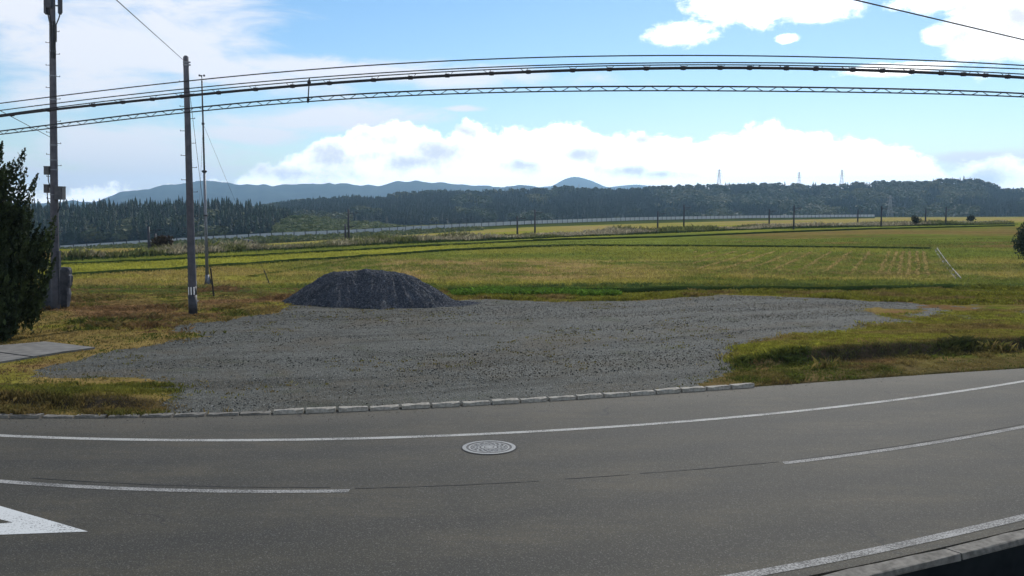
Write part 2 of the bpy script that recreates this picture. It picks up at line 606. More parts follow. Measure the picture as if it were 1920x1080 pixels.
M_shed = simple('dark_shed_sheet', (0.05, 0.05, 0.06), (0.09, 0.09, 0.10), 1.0, 0.7)
M_red = simple('rust_red_sheet', (0.13, 0.06, 0.05), (0.18, 0.09, 0.07), 1.0, 0.7)

# ------------------------------------------------------------------ road alignment (world curves)
def curve_of(pxs):
    P = np.array([onz(x, y)[:2] for x, y in pxs])
    co = np.polyfit(P[:, 0], P[:, 1], 3 if len(P) > 4 else 2)
    lo, hi = P[:, 0].min(), P[:, 0].max()
    d = np.polyder(co)

    def f(X):
        X = np.asarray(X, float)
        Xc = np.clip(X, lo, hi)
        return np.polyval(co, Xc) + (X - Xc) * np.polyval(d, Xc)
    return f


YK = curve_of([(-60, 782), (0, 783), (200, 783), (430, 780), (545, 776), (650, 772), (765, 768), (876, 761), (988, 754), (1095, 746), (1200, 740), (1305, 733),
               (1420, 726), (1600, 714), (1800, 700), (1920, 690)])
YL = curve_of([(0, 817), (250, 824), (500, 826), (750, 820), (960, 811), (1200, 797), (1500, 771), (1700, 747), (1920, 715)])
YC = curve_of([(0, 903), (300, 917), (650, 924), (900, 912), (1200, 893), (1470, 869), (1700, 839), (1920, 800)])
YN = curve_of([(-40, 1090), (400, 1150), (800, 1150), (1390, 1080), (1650, 1030), (1920, 970)])
YNK = lambda X: YN(X) - 0.16 - 0.14          # near kerb, road side

# ------------------------------------------------------------------ terrain height
B_PX = np.array([-400, 0, 280, 650, 985, 1260, 1465, 1630, 1900, 2400], float)
B_OFF = np.array([92, 86, 75, 55, 37, 30, 25, 21, 19, 18], float)
B_K = np.array([0.25, 0.25, 0.3, 0.45, 0.6, 0.7, 0.75, 0.8, 0.8, 0.8], float)


def H(X, Y):
    X = np.asarray(X, float); Y = np.asarray(Y, float)
    z = 0.03 * fbm(X * 0.7, Y * 0.7, 3) - 0.015
    s = Y - YK(X)
    # grassy banks beside the road
    lx = sstep(X, 4.6, 8.0)
    wob = 0.6 * (fbm(X * 0.9, Y * 0.1, 9, 5) - 0.5)
    z = z + lx * (0.05 * sstep(s, 0.1, 0.6) + (0.20 + 0.14 * fbm(X * 0.6, Y * 0.6, 5)) * sstep(s + wob, 2.2, 2.75) * (1 - 0.8 * sstep(s, 3.4, 7.5)))
    rx = 1 - sstep(X, -8.2, -5.8)
    z = z + rx * (0.03 * sstep(s, 0.1, 0.5) + (0.13 + 0.12 * fbm(X * 0.9, Y * 0.9, 6)) * sstep(s + wob * 0.6, 0.55, 0.95) * (1 - 0.8 * sstep(s, 1.2, 2.6)))
    # rough ground round the poles
    z = z + 0.16 * (fbm(X * 0.5, Y * 0.5, 12) - 0.35) * (1 - sstep(X, -10.5, -8.5)) * sstep(Y, 29, 32)
    # down to the paddies
    edge = 46.5 + 1.0 * (fbm(X * 0.15, Y * 0 + 3, 21) - 0.5)
    z = z - 0.75 * sstep(Y, edge - 1.8, edge + 1.8)
    # valley floor falling away behind
    u = 960 + FPX * X / np.maximum(Y, 30)
    b = np.interp(u, B_PX, B_OFF); k = np.interp(u, B_PX, B_K)
    Yc = np.clip(Y, 230, 700)
    zf = HC - b * (230.0 / Yc) ** k * np.clip(Y, 120, 700) / FPX
    t = sstep(Y, 60, 225)
    z = z * (1 - t) + zf * t
    # everything under and before the road is sunk well below it
    z = np.where(s < 0.02, -2.6, z)
    return z


_YS = np.exp(np.linspace(math.log(8.0), math.log(900.0), 3000))


def G(px, py):
    """first point of the terrain seen through a photo pixel"""
    a, v = ray(px, py)
    zr = HC + v * _YS
    hh = H(a * _YS, _YS)
    k = np.argmax(zr <= hh)
    if zr[k] > hh[k]:
        k = len(_YS) - 1
    lo, hi = _YS[max(k - 1, 0)], _YS[k]
    for _ in range(12):
        mid = 0.5 * (lo + hi)
        if HC + v * mid <= float(H(a * mid, mid)):
            hi = mid
        else:
            lo = mid
    return np.array((a * hi, hi, float(H(a * hi, hi))))


def pip(px, py, poly):
    poly = np.asarray(poly, float)
    ins = np.zeros(px.shape, bool)
    j = len(poly) - 1
    for i in range(len(poly)):
        xi, yi = poly[i]; xj, yj = poly[j]
        c = ((yi > py) != (yj > py)) & (px < (xj - xi) * (py - yi) / (yj - yi + 1e-9) + xi)
        ins ^= c
        j = i
    return ins


LOT_PX = [(318, 786), (325, 722), (250, 712), (120, 716), (40, 712), (60, 696), (180, 668), (300, 650), (392, 634), (325, 624), (345, 612), (440, 600), (520, 590),
          (545, 577), (700, 568), (860, 566), (905, 560), (1000, 566), (1250, 565), (1350, 557), (1450, 559), (1560, 563), (1640, 570), (1730, 574), (1830, 570), (1920, 562), (2010, 562),
          (2010, 588), (1920, 597), (1760, 606), (1640, 620), (1560, 632), (1480, 642), (1400, 652), (1370, 682), (1345, 716), (1305, 742), (1100, 755), (765, 776), (550, 784)]
LOT = [tuple(onz(x, y)[:2]) for x, y in LOT_PX]


def lot_mask(X, Y):
    wx = X + 0.9 * (fbm(X * 0.9, Y * 0.45, 31) - 0.5) + 0.25 * (fbm(X * 5, Y * 3, 32) - 0.5)
    wy = Y + 1.6 * (fbm(X * 0.5, Y * 0.5, 33) - 0.5) * sstep(Y, 19, 26)
    ins = pip(wx, wy, LOT)
    u = 960 + FPX * X / np.maximum(Y, 5)
    thr = 0.62 * sstep(u, 1480, 1800)
    return ins & (0.6 * fbm(X * 0.45, Y * 0.3, 34, 5) + 0.4 * fbm(X * 1.6, Y * 1.0, 35) > thr)


GR = np.array
C_GREEN = GR((0.082, 0.094, 0.018)); C_YG = GR((0.165, 0.160, 0.024)); C_DRY = GR((0.185, 0.132, 0.046)); C_RED = GR((0.150, 0.085, 0.042))
C_DGREEN = GR((0.036, 0.055, 0.016)); C_STRAW = GR((0.26, 0.185, 0.075)); C_SOIL = GR((0.075, 0.058, 0.040)); C_OLIVE = GR((0.160, 0.142, 0.028))


def mixc(a, b, t):
    t = np.asarray(t)[..., None]
    return a * (1 - t) + b * t


LINE_A = GR([(-300, 548), (135, 518), (500, 494), (720, 480), (850, 470), (1040, 462), (1300, 462), (1560, 464), (1745, 467), (1800, 466), (2300, 466)], float)
LINE_B = GR([(-300, 512), (150, 496), (430, 483), (560, 476), (760, 464), (1000, 452), (1250, 445), (1440, 437), (1640, 431), (1900, 425), (2300, 422)], float)
LINE_E = GR([(-300, 505), (115, 489), (470, 471), (830, 453), (1000, 447), (1240, 437), (1440, 429), (1620, 425), (1900, 420), (2300, 418)], float)   # foot of the reeds


def ground_col(X, Y, Z):
    px, py = project(np.stack([X, Y, Z], -1))
    n1 = fbm(X * 0.22, Y * 0.22, 41); n2 = fbm(X * 0.9, Y * 0.9, 42); n3 = fbm(X * 0.06, Y * 0.12, 43)
    # near verges and rough grass
    c = mixc(C_GREEN, C_DRY, sstep(n2 * 0.5 + n1 * 0.5, 0.33, 0.56))
    c = mixc(c, C_RED, sstep(fbm(X * 0.35, Y * 0.5, 44), 0.52, 0.68) * 0.85)
    c = mixc(c, C_YG, sstep(fbm(X * 0.4, Y * 0.4, 45), 0.55, 0.7) * 0.7)
    sb_ = Y - YK(X)
    c = mixc(c, C_SOIL * 0.6, sstep(sb_, 1.9, 2.2) * (1 - sstep(sb_, 2.7, 3.0)) * sstep(X, 5.0, 8) + sstep(sb_, 0.5, 0.7) * (1 - sstep(sb_, 0.9, 1.2)) * (1 - sstep(X, -7.5, -6.0)))  # soil on the bank faces, darkened in colour to stand in for shade
    c = mixc(c, mixc(C_RED * 0.8, C_SOIL, n2), (1 - sstep(sb_, 1.2, 2.0)) * sstep(X, 3.5, 4.5) * 0.6)
    # red-brown litter round the slabs, behind the tree
    c = mixc(c, C_RED * 1.15, np.exp(-(((px - 170) / 130.0) ** 2 + ((py - 575) / 16.0) ** 2)) * 0.9)
    # strip between lot and paddy
    far = sstep(Y, 39.0, 41.5)
    strip = mixc(C_YG, C_DRY, sstep(n2, 0.45, 0.7) * 0.7)
    c = mixc(c, strip, far * sstep(px, 700, 900))
    # paddies
    fld = sstep(py, 552, 545)
    dk = mixc(C_DGREEN, C_GREEN, sstep(n2, 0.35, 0.65))
    col = dk
    g1 = mixc(C_GREEN, C_OLIVE, sstep(n1, 0.35, 0.65))
    col = mixc(col, g1, sstep(py, 540, 530))
    straw = mixc(g1, C_STRAW * 0.78, np.clip(sstep(n2 * 0.6 + n1 * 0.4, 0.36, 0.62), 0, 1))
    sm = sstep(py, 532, 518) * sstep(py, 478, 492) * sstep(px, 380, 760) * (1 - 0.55 * sstep(px, 1000, 1330))
    col = mixc(col, straw, sm)
    lf = sstep(py, 546, 536) * (1 - sstep(px, 420, 640))
    col = mixc(col, mixc(C_OLIVE, C_DRY, sstep(n1, 0.4, 0.65) * 0.7), lf)
    gg = mixc(C_GREEN * 1.15, C_OLIVE, sstep(n3, 0.4, 0.7) * 0.6)
    col = mixc(col, gg, sstep(py, 491, 480) * sstep(px, 560, 760))
    # stubble paddy on the right
    st = pip(px, py, [(1330, 512), (1470, 474), (1742, 474), (1752, 519), (1500, 521)])
    col = np.where(st[..., None], mixc(C_GREEN * 1.1, C_DRY, sstep(n2, 0.4, 0.7) * 0.6), col)
    # beyond the bund A
    ya = np.interp(px, LINE_A[:, 0], LINE_A[:, 1]); yb = np.interp(px, LINE_B[:, 0], LINE_B[:, 1]); ye = np.interp(px, LINE_E[:, 0], LINE_E[:, 1])
    bright = mixc(C_YG * 1.05, C_GREEN * 1.3, sstep(px, 780, 1050))
    brown = mixc(C_DRY * 0.66, C_GREEN * 1.05, sstep(0.5 * fbm(X * 0.03, Y * 0.09, 46) + 0.5 * fbm(X * 0.10, Y * 0.5, 146), 0.40, 0.56))
    bright = mixc(bright, brown, sstep(px, 1250, 1420))
    bright = bright * (0.75 + 0.5 * fbm(X * 0.12, Y * 0.35, 147))[..., None]
    col = mixc(col, bright, sstep(ya - py, -1.0, 2.0))
    gb = mixc(C_GREEN * 1.2, C_YG, sstep(fbm(X * 0.03, Y * 0.1, 47), 0.4, 0.65) * 0.6)
    col = mixc(col, gb, sstep(yb - py, -1.0, 1.5))
    tan = mixc(C_STRAW * 0.85, C_YG, sstep(fbm(X * 0.03, Y * 0.06, 48), 0.4, 0.65))
    col = mixc(col, tan, sstep(ye - py, 2.0, 5.0))
    col = col * (1.08 + 0.50 * fbm(X * 0.12, Y * 0.4, 148))[..., None]
    c = mixc(c, col, fld)
    c = mixc(c, C_GREEN * 0.8, sstep(Y, 700, 900))
    return c


# ------------------------------------------------------------------ ground sheets
def steps(lo, hi, s0, g, cap=1e9):
    o = [lo]; s = s0
    while o[-1] < hi:
        o.append(o[-1] + s); s = min(s * g, cap)
    return np.array(o)


xs_c = np.arange(-24, 24.01, 0.16)
xs_o = steps(24.16, 8000, 0.2, 1.045)
xs = np.concatenate([-xs_o[::-1], xs_c, xs_o])
ys = np.concatenate([np.arange(10.0, 47.9, 0.16), steps(48, 8600, 0.18, 1.017)])
XX, YY = np.meshgrid(xs, ys)
ZZ = H(XX, YY)
nY, nX = XX.shape
CC = ground_col(XX, YY, ZZ)
LM = lot_mask(XX, YY)
I = np.arange(nY * nX).reshape(nY, nX)
quads = np.stack([I[:-1, :-1], I[:-1, 1:], I[1:, 1:], I[1:, :-1]], -1).reshape(-1, 4)
fx = 0.25 * (XX[:-1, :-1] + XX[1:, 1:] + XX[:-1, 1:] + XX[1:, :-1]).ravel()
fy = 0.25 * (YY[:-1, :-1] + YY[1:, 1:] + YY[:-1, 1:] + YY[1:, :-1]).ravel()
fz = H(fx, fy)
fpx, fpy = project(np.stack([fx, fy, fz], -1))
fya = np.interp(fpx, LINE_A[:, 0], LINE_A[:, 1]); fyb = np.interp(fpx, LINE_B[:, 0], LINE_B[:, 1])
zone = np.zeros(len(quads), int)
zone[lot_mask(fx, fy)] = 1
VPX = 1712
padd = (fpy < 546) & (fpy > fya) & (fy > 46)
rightx = 1755 + (fpy - 465) * (42 / 57.0)
zone[padd & (fpx < rightx)] = 2
zone[padd & (fpx >= rightx)] = 3
zone[(fpy <= fya) & (fpy > fyb) & (fy > 46)] = 4
keep = ~((fy < YK(fx) - 0.5))
V_all = np.stack([XX, YY, ZZ], -1).reshape(-1, 3)
C_all = CC.reshape(-1, 3)
GNAMES = {0: ('ground', 'rough grass verges and valley floor'), 1: ('gravel_lot', None), 2: ('paddy_field', None), 3: ('paddy_field', None), 4: ('paddy_field', None)}
for zi in range(5):
    q = quads[(zone == zi) & keep]
    used, inv = np.unique(q, return_inverse=True)
    me = np_mesh(GNAMES[zi][0], V_all[used], inv.reshape(-1, 4), C_all[used], True)
    o = obj(GNAMES[zi][0], me, M_gravel if zi == 1 else M_ground)
    o['kind'] = 'structure'


# ------------------------------------------------------------------ road
def strip_mesh(name, X0, X1, fa, fb, z, n=160, skirt=0.0):
    X = np.linspace(X0, X1, n)
    a = np.c_[X, fa(X), np.full(n, z)]; b = np.c_[X, fb(X), np.full(n, z)]
    V = np.vstack([a, b]); f = [(i, i + 1, n + i + 1, n + i) for i in range(n - 1)]
    if skirt:
        V = np.vstack([V, a - (0, 0, skirt), b - (0, 0, skirt)])
        f += [(2 * n + i, 2 * n + i + 1, i + 1, i) for i in range(n - 1)] + [(n + i, n + i + 1, 3 * n + i + 1, 3 * n + i) for i in range(n - 1)]
    return np_mesh(name, V, np.array(f))


nR, nL = 420, 25
Xr = np.linspace(-90, 90, nR)
ya_, yb_ = YK(Xr) + 0.03, YNK(Xr) + 0.02
rows = [np.c_[Xr, ya_, np.full(nR, -0.3)]] + [np.c_[Xr, ya_ + (yb_ - ya_) * i / (nL - 1), np.zeros(nR)] for i in range(nL)] + [np.c_[Xr, yb_, np.full(nR, -0.05)]]
lat = np.concatenate([np.zeros(nR)] + [(ya_ - yb_) * i / (nL - 1) for i in range(nL)] + [ya_ - yb_])
Ir = np.arange(nR * len(rows)).reshape(len(rows), nR)
rme = np_mesh('road', np.vstack(rows), np.stack([Ir[:-1, :-1], Ir[1:, :-1], Ir[1:, 1:], Ir[:-1, 1:]], -1).reshape(-1, 4))
rme.attributes.new('lat', 'FLOAT', 'POINT').data.foreach_set('value', lat.astype(np.float32))
road = tag(obj('road', rme, M_asphalt), kind='structure')


def band(name, fn, X0, X1, half, mat, n=120, label=None):
    o = obj(name, strip_mesh(name, X0, X1, lambda X: fn(X) - half, lambda X: fn(X) + half, 0.004, n), mat, road)
    if label: o['label'] = label
    return o


band('edge_line', YL, -60, 60, 0.075, M_line, 240, 'white edge line along the far side of the road')
xa, xb = onz(652, 925)[0], onz(1470, 869)[0]
band('centre_line', YC, -14.0, xa, 0.07, M_line_old)
band('centre_line', YC, xb, xb + 12, 0.07, M_line_old)
band('centre_line', YC, -32.0, -24.0, 0.07, M_line_old)
band('edge_line', YN, -60, 60, 0.085, M_line_old, 240, 'faded white edge line along the near side of the road')
# paving seam beside the centre line, broken
for k, (p0, p1) in enumerate([((60, 896), (620, 914)), ((665, 916), (1010, 902)), ((1060, 898), (1180, 890)), ((1200, 888), (1460, 866)), ((1480, 864), (1915, 796))]):
    A_, B_ = onz(*p0), onz(*p1)
    n = 50
    X = np.linspace(A_[0], B_[0], n)
    yy = np.interp(X, [A_[0], B_[0]], [A_[1] - YC(A_[0]), B_[1] - YC(B_[0])]) + YC(X) + 0.02 * (fbm(X * 3, X * 0 + k, 51) - 0.5)
    hw = 0.011 * (0.3 + 1.2 * fbm(X * 6, X * 0, 52 + k))
    V = np.vstack([np.c_[X, yy - hw, np.full(n, 0.0042)], np.c_[X, yy + hw, np.full(n, 0.0042)]])
    obj('paving_seam', np_mesh('paving_seam', V, np.array([(i, i + 1, n + i + 1, n + i) for i in range(n - 1)])), M_seam, road)
# diamond marking: its tip shows at the frame's edge
tip = onz(165, 997); up = onz(0, 949); lw = onz(0, 1003)
tip2 = tip[:2]; u2 = tip2 + (up[:2] - tip2) * 4.0; l2 = tip2 + (lw[:2] - tip2) * 4.0
end = u2 + l2 - tip2
hol = onz(24, 980)[:2]; c0 = 0.25 * (tip2 + u2 + l2 + end); kf = np.linalg.norm(hol - c0) / np.linalg.norm(tip2 - c0)
du, dl = u2 - tip2, l2 - tip2
outer = [tip2, u2, end, l2]; hu = onz(0, 974)[:2] - hol; hl = onz(0, 982)[:2] - hol
inner = [hol, hol + hu * 10, hol + hu * 10 + hl * 10, hol + hl * 10]
V = [(p[0], p[1], 0.004) for p in outer] + [(p[0], p[1], 0.004) for p in inner]
obj('diamond_marking', np_mesh('diamond_marking', np.array(V), np.array([(i, 4 + i, 4 + (i + 1) % 4, (i + 1) % 4) for i in range(4)])), M_line_new, road)

# ------------------------------------------------------------------ far kerb, block by block
kerb = tag(obj('kerb', strip_mesh('kerb', -60, 60, lambda X: YK(X) + 0.035, lambda X: YK(X) + 0.14, -0.05, 300, 0.2), M_conc_dirty), kind='structure')
bm_v = np.array([(x, y, z) for x in (-.5, .5) for y in (-.5, .5) for z in (-.5, .5)], float)


def kerb_block_mesh(L, Wd, Ht, seed):
    r = np.random.default_rng(seed)
    c = 0.012
    prof = [(-Wd / 2, -Ht / 2), (-Wd / 2 + 0.01, Ht / 2 - c), (-Wd / 2 + 0.01 + c, Ht / 2), (Wd / 2 - c, Ht / 2), (Wd / 2, Ht / 2 - c), (Wd / 2, -Ht / 2)]
    xs_ = np.linspace(-L / 2, L / 2, 5)
    V = []
    for x in xs_:
        for (y, z) in prof:
            V.append((x + r.normal(0, .004), y + r.normal(0, .005), z + r.normal(0, .006) * (z > 0)))
    n = len(prof); f = []
    for i in range(4):
        for j in range(n - 1):
            f.append((i * n + j, (i + 1) * n + j, (i + 1) * n + j + 1, i * n + j + 1))
    f4 = np.array(f)
    caps = np.array([(0, 1, 4, 5), (1, 2, 3, 4), (4 * n + 5, 4 * n + 4, 4 * n + 1, 4 * n), (4 * n + 4, 4 * n + 3, 4 * n + 2, 4 * n + 1)])
    return np_mesh('kerb_block', np.array(V), np.vstack([f4, caps]))


X = onz(-40, 783)[0]
KM = [kerb_block_mesh(0.55, 0.17, 0.20, 60 + i) for i in range(4)]
for m_ in KM: m_.materials.append(M_conc)
KMd = [m_.copy() for m_ in KM]
for m_ in KMd: m_.materials.clear(); m_.materials.append(M_conc_dirty)
while X < 13:
    L = 0.60
    d = math.atan2(float(YK(X + L) - YK(X)), L)
    xm = X + L / 2 * math.cos(d)
    px = 960 + FPX * xm / float(YK(xm))
    clean = 520 < px < 1400
    if px > 1440: break
    o = obj('kerb_block', random.choice(KM if clean else KMd), None, kerb)
    o.location = (xm, float(YK(xm)) + 0.06, (-0.03 if clean else -0.06) + random.uniform(-0.012, 0.012))
    o.rotation_euler = (random.uniform(-.06, .06), random.uniform(-.02, .02), d + random.uniform(-.035, .035))
    X += (L + random.uniform(-.006, .012)) * math.cos(d)

# near kerb and the dark drain channel under it
near_kerb = tag(obj('near_kerb', strip_mesh('near_kerb', -60, 60, lambda X: YNK(X) - 0.25, lambda X: YNK(X) - 0.0, -0.05, 300, 0.0), M_conc_dirty), kind='structure')
NKM = [kerb_block_mesh(1.98, 0.22, 0.07, 80 + i) for i in range(3)]
for m_ in NKM: m_.materials.append(M_conc_dirty)
X = -5.0
xj = onz(1905, 1000)[0]
X = xj - 2.0 * 8
while X < 16:
    L = 2.0
    d = math.atan2(float(YNK(X + L) - YNK(X)), L)
    xm = X + L / 2 * math.cos(d)
    o = obj('kerb_block', random.choice(NKM), None, near_kerb)
    o.location = (xm, float(YNK(xm)) - 0.125, -0.036 + random.uniform(-.004, .004))
    o.rotation_euler = (0, 0, d)
    X += L * math.cos(d)
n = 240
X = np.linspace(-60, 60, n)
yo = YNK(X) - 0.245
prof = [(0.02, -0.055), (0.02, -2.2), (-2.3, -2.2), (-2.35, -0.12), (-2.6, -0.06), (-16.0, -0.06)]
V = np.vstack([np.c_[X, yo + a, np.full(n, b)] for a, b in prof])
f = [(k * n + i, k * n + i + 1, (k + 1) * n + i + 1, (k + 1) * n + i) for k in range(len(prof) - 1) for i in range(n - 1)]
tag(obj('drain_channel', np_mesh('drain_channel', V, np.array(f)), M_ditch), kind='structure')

# manhole cover
mc_ = onz(917, 839.5)
rad = 51.0 / FPX * mc_[1]
mh = thing('manhole_cover', (mc_[0], mc_[1], 0.0), 'round pale grey cast iron manhole cover set in the asphalt', 'manhole cover')
b = MB(); b.disc((0, 0), rad * 1.06, 0.0045, 64); b.build('asphalt_collar', M_seam, mh)
b = MB(); b.disc((0, 0), rad, 0.012, 64, rad * 0.86); b.build('frame_ring', M_iron, mh)
b = MB(); b.disc((0, 0), rad * 0.86, 0.006, 64); lid = b.build('lid', M_iron_dark, mh)
b = MB(); b.disc((0, 0), rad * 0.77, 0.010, 64, rad * 0.70); b.build('rim_ridge', M_iron, lid)
b = MB(); b.disc((0, 0), rad * 0.30, 0.011, 40, rad * 0.20); b.disc((0, rad * 0.02), rad * 0.16, 0.0105, 32); b.build('emblem', M_iron, lid)
b = MB()
for k in range(14):
    a = k / 14 * 2 * math.pi
    for rr in (0.40, 0.52, 0.63):
        aa = a + (0.22 if rr == 0.52 else 0)
        b.box((rad * rr * math.cos(aa), rad * rr * math.sin(aa), 0.008), (0.062, 0.034, 0.005), [[math.cos(aa + 1.2), -math.sin(aa + 1.2), 0], [math.sin(aa + 1.2), math.cos(aa + 1.2), 0], [0, 0, 1]])
b.build('raised_tread', M_iron, lid)


# ------------------------------------------------------------------ scatter: stones, grass
def stones(X, Y, Z, size, cols, name, mat, parent=None):
    n = len(X)
    base = np.array([(1, 0, 0), (-1, 0, 0), (0, 1, 0), (0, -1, 0), (0, 0, 1), (0, 0, -1)], float)
    f = np.array([(0, 2, 4), (2, 1, 4), (1, 3, 4), (3, 0, 4), (2, 0, 5), (1, 2, 5), (3, 1, 5), (0, 3, 5)])
    sc = size[:, None] * rng.uniform(0.55, 1.2, (n, 3)); sc[:, 2] *= 0.7
    V = base[None] * sc[:, None, :] * rng.uniform(0.7, 1.25, (n, 6, 1))
    th = rng.uniform(0, 6.283, n); c, s = np.cos(th), np.sin(th)
    tl = rng.normal(0, 0.5, n)
    x = V[..., 0] * c[:, None] - V[..., 1] * s[:, None]; y = V[..., 0] * s[:, None] + V[..., 1] * c[:, None]
    z = V[..., 2] + x * np.sin(tl)[:, None] * 0.5
    P = np.stack([x + X[:, None], y + Y[:, None], z + Z[:, None]], -1).reshape(-1, 3)
    F = (f[None] + (np.arange(n) * 6)[:, None, None]).reshape(-1, 3)
    o = obj(name, np_mesh(name, P, F, np.repeat(cols, 6, 0)), mat, parent)
    o['kind'] = 'stuff'
    return o


def blades(X, Y, Z, h, wd, cols, lean=0.35, dirx=None):
    """each blade a bent pair of triangles; returns arrays"""
    n = len(X)
    th = rng.uniform(0, 6.283, n)
    lx = rng.normal(0, lean, n) * h; ly = rng.normal(0, lean, n) * h
    wx, wy = np.cos(th) * wd / 2, np.sin(th) * wd / 2
    p0 = np.stack([X - wx, Y - wy, Z - 0.03], -1); p1 = np.stack([X + wx, Y + wy, Z - 0.03], -1)
    p2 = np.stack([X + lx * 0.35 + wx * 0.8, Y + ly * 0.35 + wy * 0.8, Z + h * 0.6], -1)
    p3 = np.stack([X + lx, Y + ly, Z + h * rng.uniform(0.75, 1.0, n)], -1)
    P = np.stack([p0, p1, p2, p3], 1).reshape(-1, 3)
    b0 = np.arange(n) * 4
    F = np.concatenate([np.stack([b0, b0 + 1, b0 + 2], -1), np.stack([b0, b0 + 2, b0 + 3], -1)])
    cc = np.repeat(cols, 4, 0)
    return P, F, cc


def join(parts):
    P = []; F = []; Cc = []; o = 0
    for p, f, c in parts:
        P.append(p); F.append(f + o); Cc.append(c); o += len(p)
    return np.vstack(P), np.vstack(F), np.vstack(Cc)


def grass_obj(name, parts, label, mat=None):
    P, F, Cc = join(parts)
    o = obj(name, np_mesh(name, P, F, Cc), mat or M_grass)
    return tag(o, label, 'grass', kind='stuff')


def var(c, n, s=0.25):
    return c * np.clip(rng.normal(1, s, (n, 1)), 0.4, 1.8)


def tufts(X, Y, per, spread, h, wd, cols, lean=0.35):
    n = len(X)
    X = np.repeat(X, per) + rng.normal(0, spread, n * per); Y = np.repeat(Y, per) + rng.normal(0, spread, n * per)
    hh = np.repeat(h, per) * rng.uniform(0.6, 1.15, n * per)
    cc = np.repeat(cols, per, 0) * np.clip(rng.normal(1, 0.22, (n * per, 1)), 0.45, 1.7)
    return blades(X, Y, H(X, Y), hh, np.full(n * per, wd), cc, lean)


# loose stones on the lot
n = 140000
X = rng.uniform(-17, 24, n); Y = rng.uniform(16.5, 44, n)
k = lot_mask(X + rng.normal(0, 0.28, n), Y + rng.normal(0, 0.4, n)) & (Y > YK(X) + 0.22) & (rng.random(n) < np.clip(1.5 - (Y - 16) / 40, 0.35, 1) * (0.22 + 0.78 * sstep(fbm((X * 0.93 + Y * 0.37) * 0.10, (Y * 0.93 - X * 0.37) * 0.75, 160, 4), 0.40, 0.56)))
X, Y = X[k], Y[k]
xr = rng.uniform(-12, 9, 1500); yr = YK(xr) - np.abs(rng.normal(0, 0.45, 1500)) + 0.02
X = np.r_[X, xr]; Y = np.r_[Y, yr]
g = rng.random((len(X), 1))
cols = mixc(GR((0.028, 0.029, 0.026)), GR((0.180, 0.180, 0.158)), g[:, 0] ** 1.9) * (0.55 + 0.95 * sstep(fbm(X * 0.22, Y * 0.35, 59, 5), 0.34, 0.66))[:, None]
br = sstep(fbm(X * 0.3, Y * 0.5, 159, 5), 0.48, 0.66)
cols = cols * (1 - br[:, None] * GR((0.05, 0.20, 0.42)))
onroad = Y < YK(X) + 0.03
stones(X, Y, np.where(onroad, 0.004, H(X, Y) + 0.004), np.where(onroad, 0.4, 1.0) * np.clip(rng.lognormal(-4.15, 0.35, len(X)), 0.007, 0.05), cols, 'gravel', M_stone)

# verge grass
parts = []
n = 40000
X = rng.uniform(3.4, 24, n); Y = YK(X) + rng.uniform(0.08, 11, n)
k = ~lot_mask(X + rng.normal(0, 0.25, n), Y + rng.normal(0, 0.4, n)); X, Y = X[k], Y[k]
s = Y - YK(X)
clump = fbm(X * 1.1, Y * 1.1, 61); dens = fbm(X * 0.7, Y * 0.5, 161)
k = rng.random(len(X)) < np.where(s < 2.0, sstep(dens, 0.36, 0.6) * 0.8 + 0.08, 0.8); X, Y, s, clump = X[k], Y[k], s[k], clump[k]
face = np.exp(-((s - 2.7) / 0.5) ** 2)
hh = (0.04 + 0.08 * sstep(clump, 0.45, 0.8) + 0.08 * face * sstep(clump, 0.3, 0.7)) * np.clip(0.35 + (X - 3.4) / 5, 0.35, 1.1)
t = fbm(X * 0.8, Y * 0.8, 62); t2 = fbm(X * 0.45, Y * 0.6, 63)
cols = mixc(mixc(C_GREEN, C_YG * 1.3, sstep(s, 2.6, 3.3)), C_DRY * 1.1, sstep(t, 0.44, 0.66) * 0.8)
cols = mixc(cols, C_RED, sstep(t2, 0.52, 0.66) * (0.75 - 0.4 * sstep(s, 2.4, 3.2)))
cols = mixc(cols, C_DGREEN * 0.8, np.exp(-((s - 2.45) / 0.35) ** 2) * sstep(X, 4.5, 7) * 0.85)  # blades on the bank face coloured darker to paint in its shade
parts.append(tufts(X, Y, 6, 0.06, hh, 0.014, cols, 0.5))
# left bank
n = 9000
X = rng.uniform(-16, -5.0, n); Y = YK(X) + rng.uniform(0.08, 3.0, n)
k = ~lot_mask(X + rng.normal(0, 0.25, n), Y + rng.normal(0, 0.25, n)); X, Y = X[k], Y[k]; s = Y - YK(X)
hh = np.where(s < 1.1, 0.10, 0.06) * (0.25 + 1.6 * sstep(fbm(X * 1.3, Y * 1.3, 64), 0.3, 0.75))
t = fbm(X * 0.9, Y * 0.9, 65)
cols = mixc(mixc(C_DRY * 0.8, C_YG, sstep(s, 0.8, 1.4) * 0.8), C_GREEN, sstep(t, 0.45, 0.65) * 0.7)
parts.append(tufts(X, Y, 6, 0.05, hh, 0.013, cols))
# rough ground round the poles and the tree
n = 26000
X = rng.uniform(-30, -6.5, n); Y = rng.uniform(19.5, 47, n)
SLAB = [tuple(onz(x, y, 0.12)[:2]) for x, y in [(-160, 668), (-60, 652), (85, 640), (178, 651), (118, 659), (0, 678), (-90, 692)]]
k = ~lot_mask(X + rng.normal(0, 0.25, n), Y + rng.normal(0, 0.4, n)) & ~pip(X, Y, SLAB); X, Y = X[k], Y[k]
t = fbm(X * 0.5, Y * 0.5, 66); t2 = fbm(X * 0.35, Y * 0.5, 44)
hh = 0.05 + 0.22 * sstep(t, 0.45, 0.75) * sstep(Y, 24, 30) * rng.uniform(0.3, 1, len(X))
cols = mixc(C_GREEN, C_DRY, sstep(fbm(X * 1.2, Y * 1.2, 67), 0.32, 0.58))
cols = mixc(cols, C_RED, sstep(t2, 0.52, 0.66) * 0.8)
parts.append(tufts(X, Y, 5, 0.06, hh, 0.02, cols, 0.6))
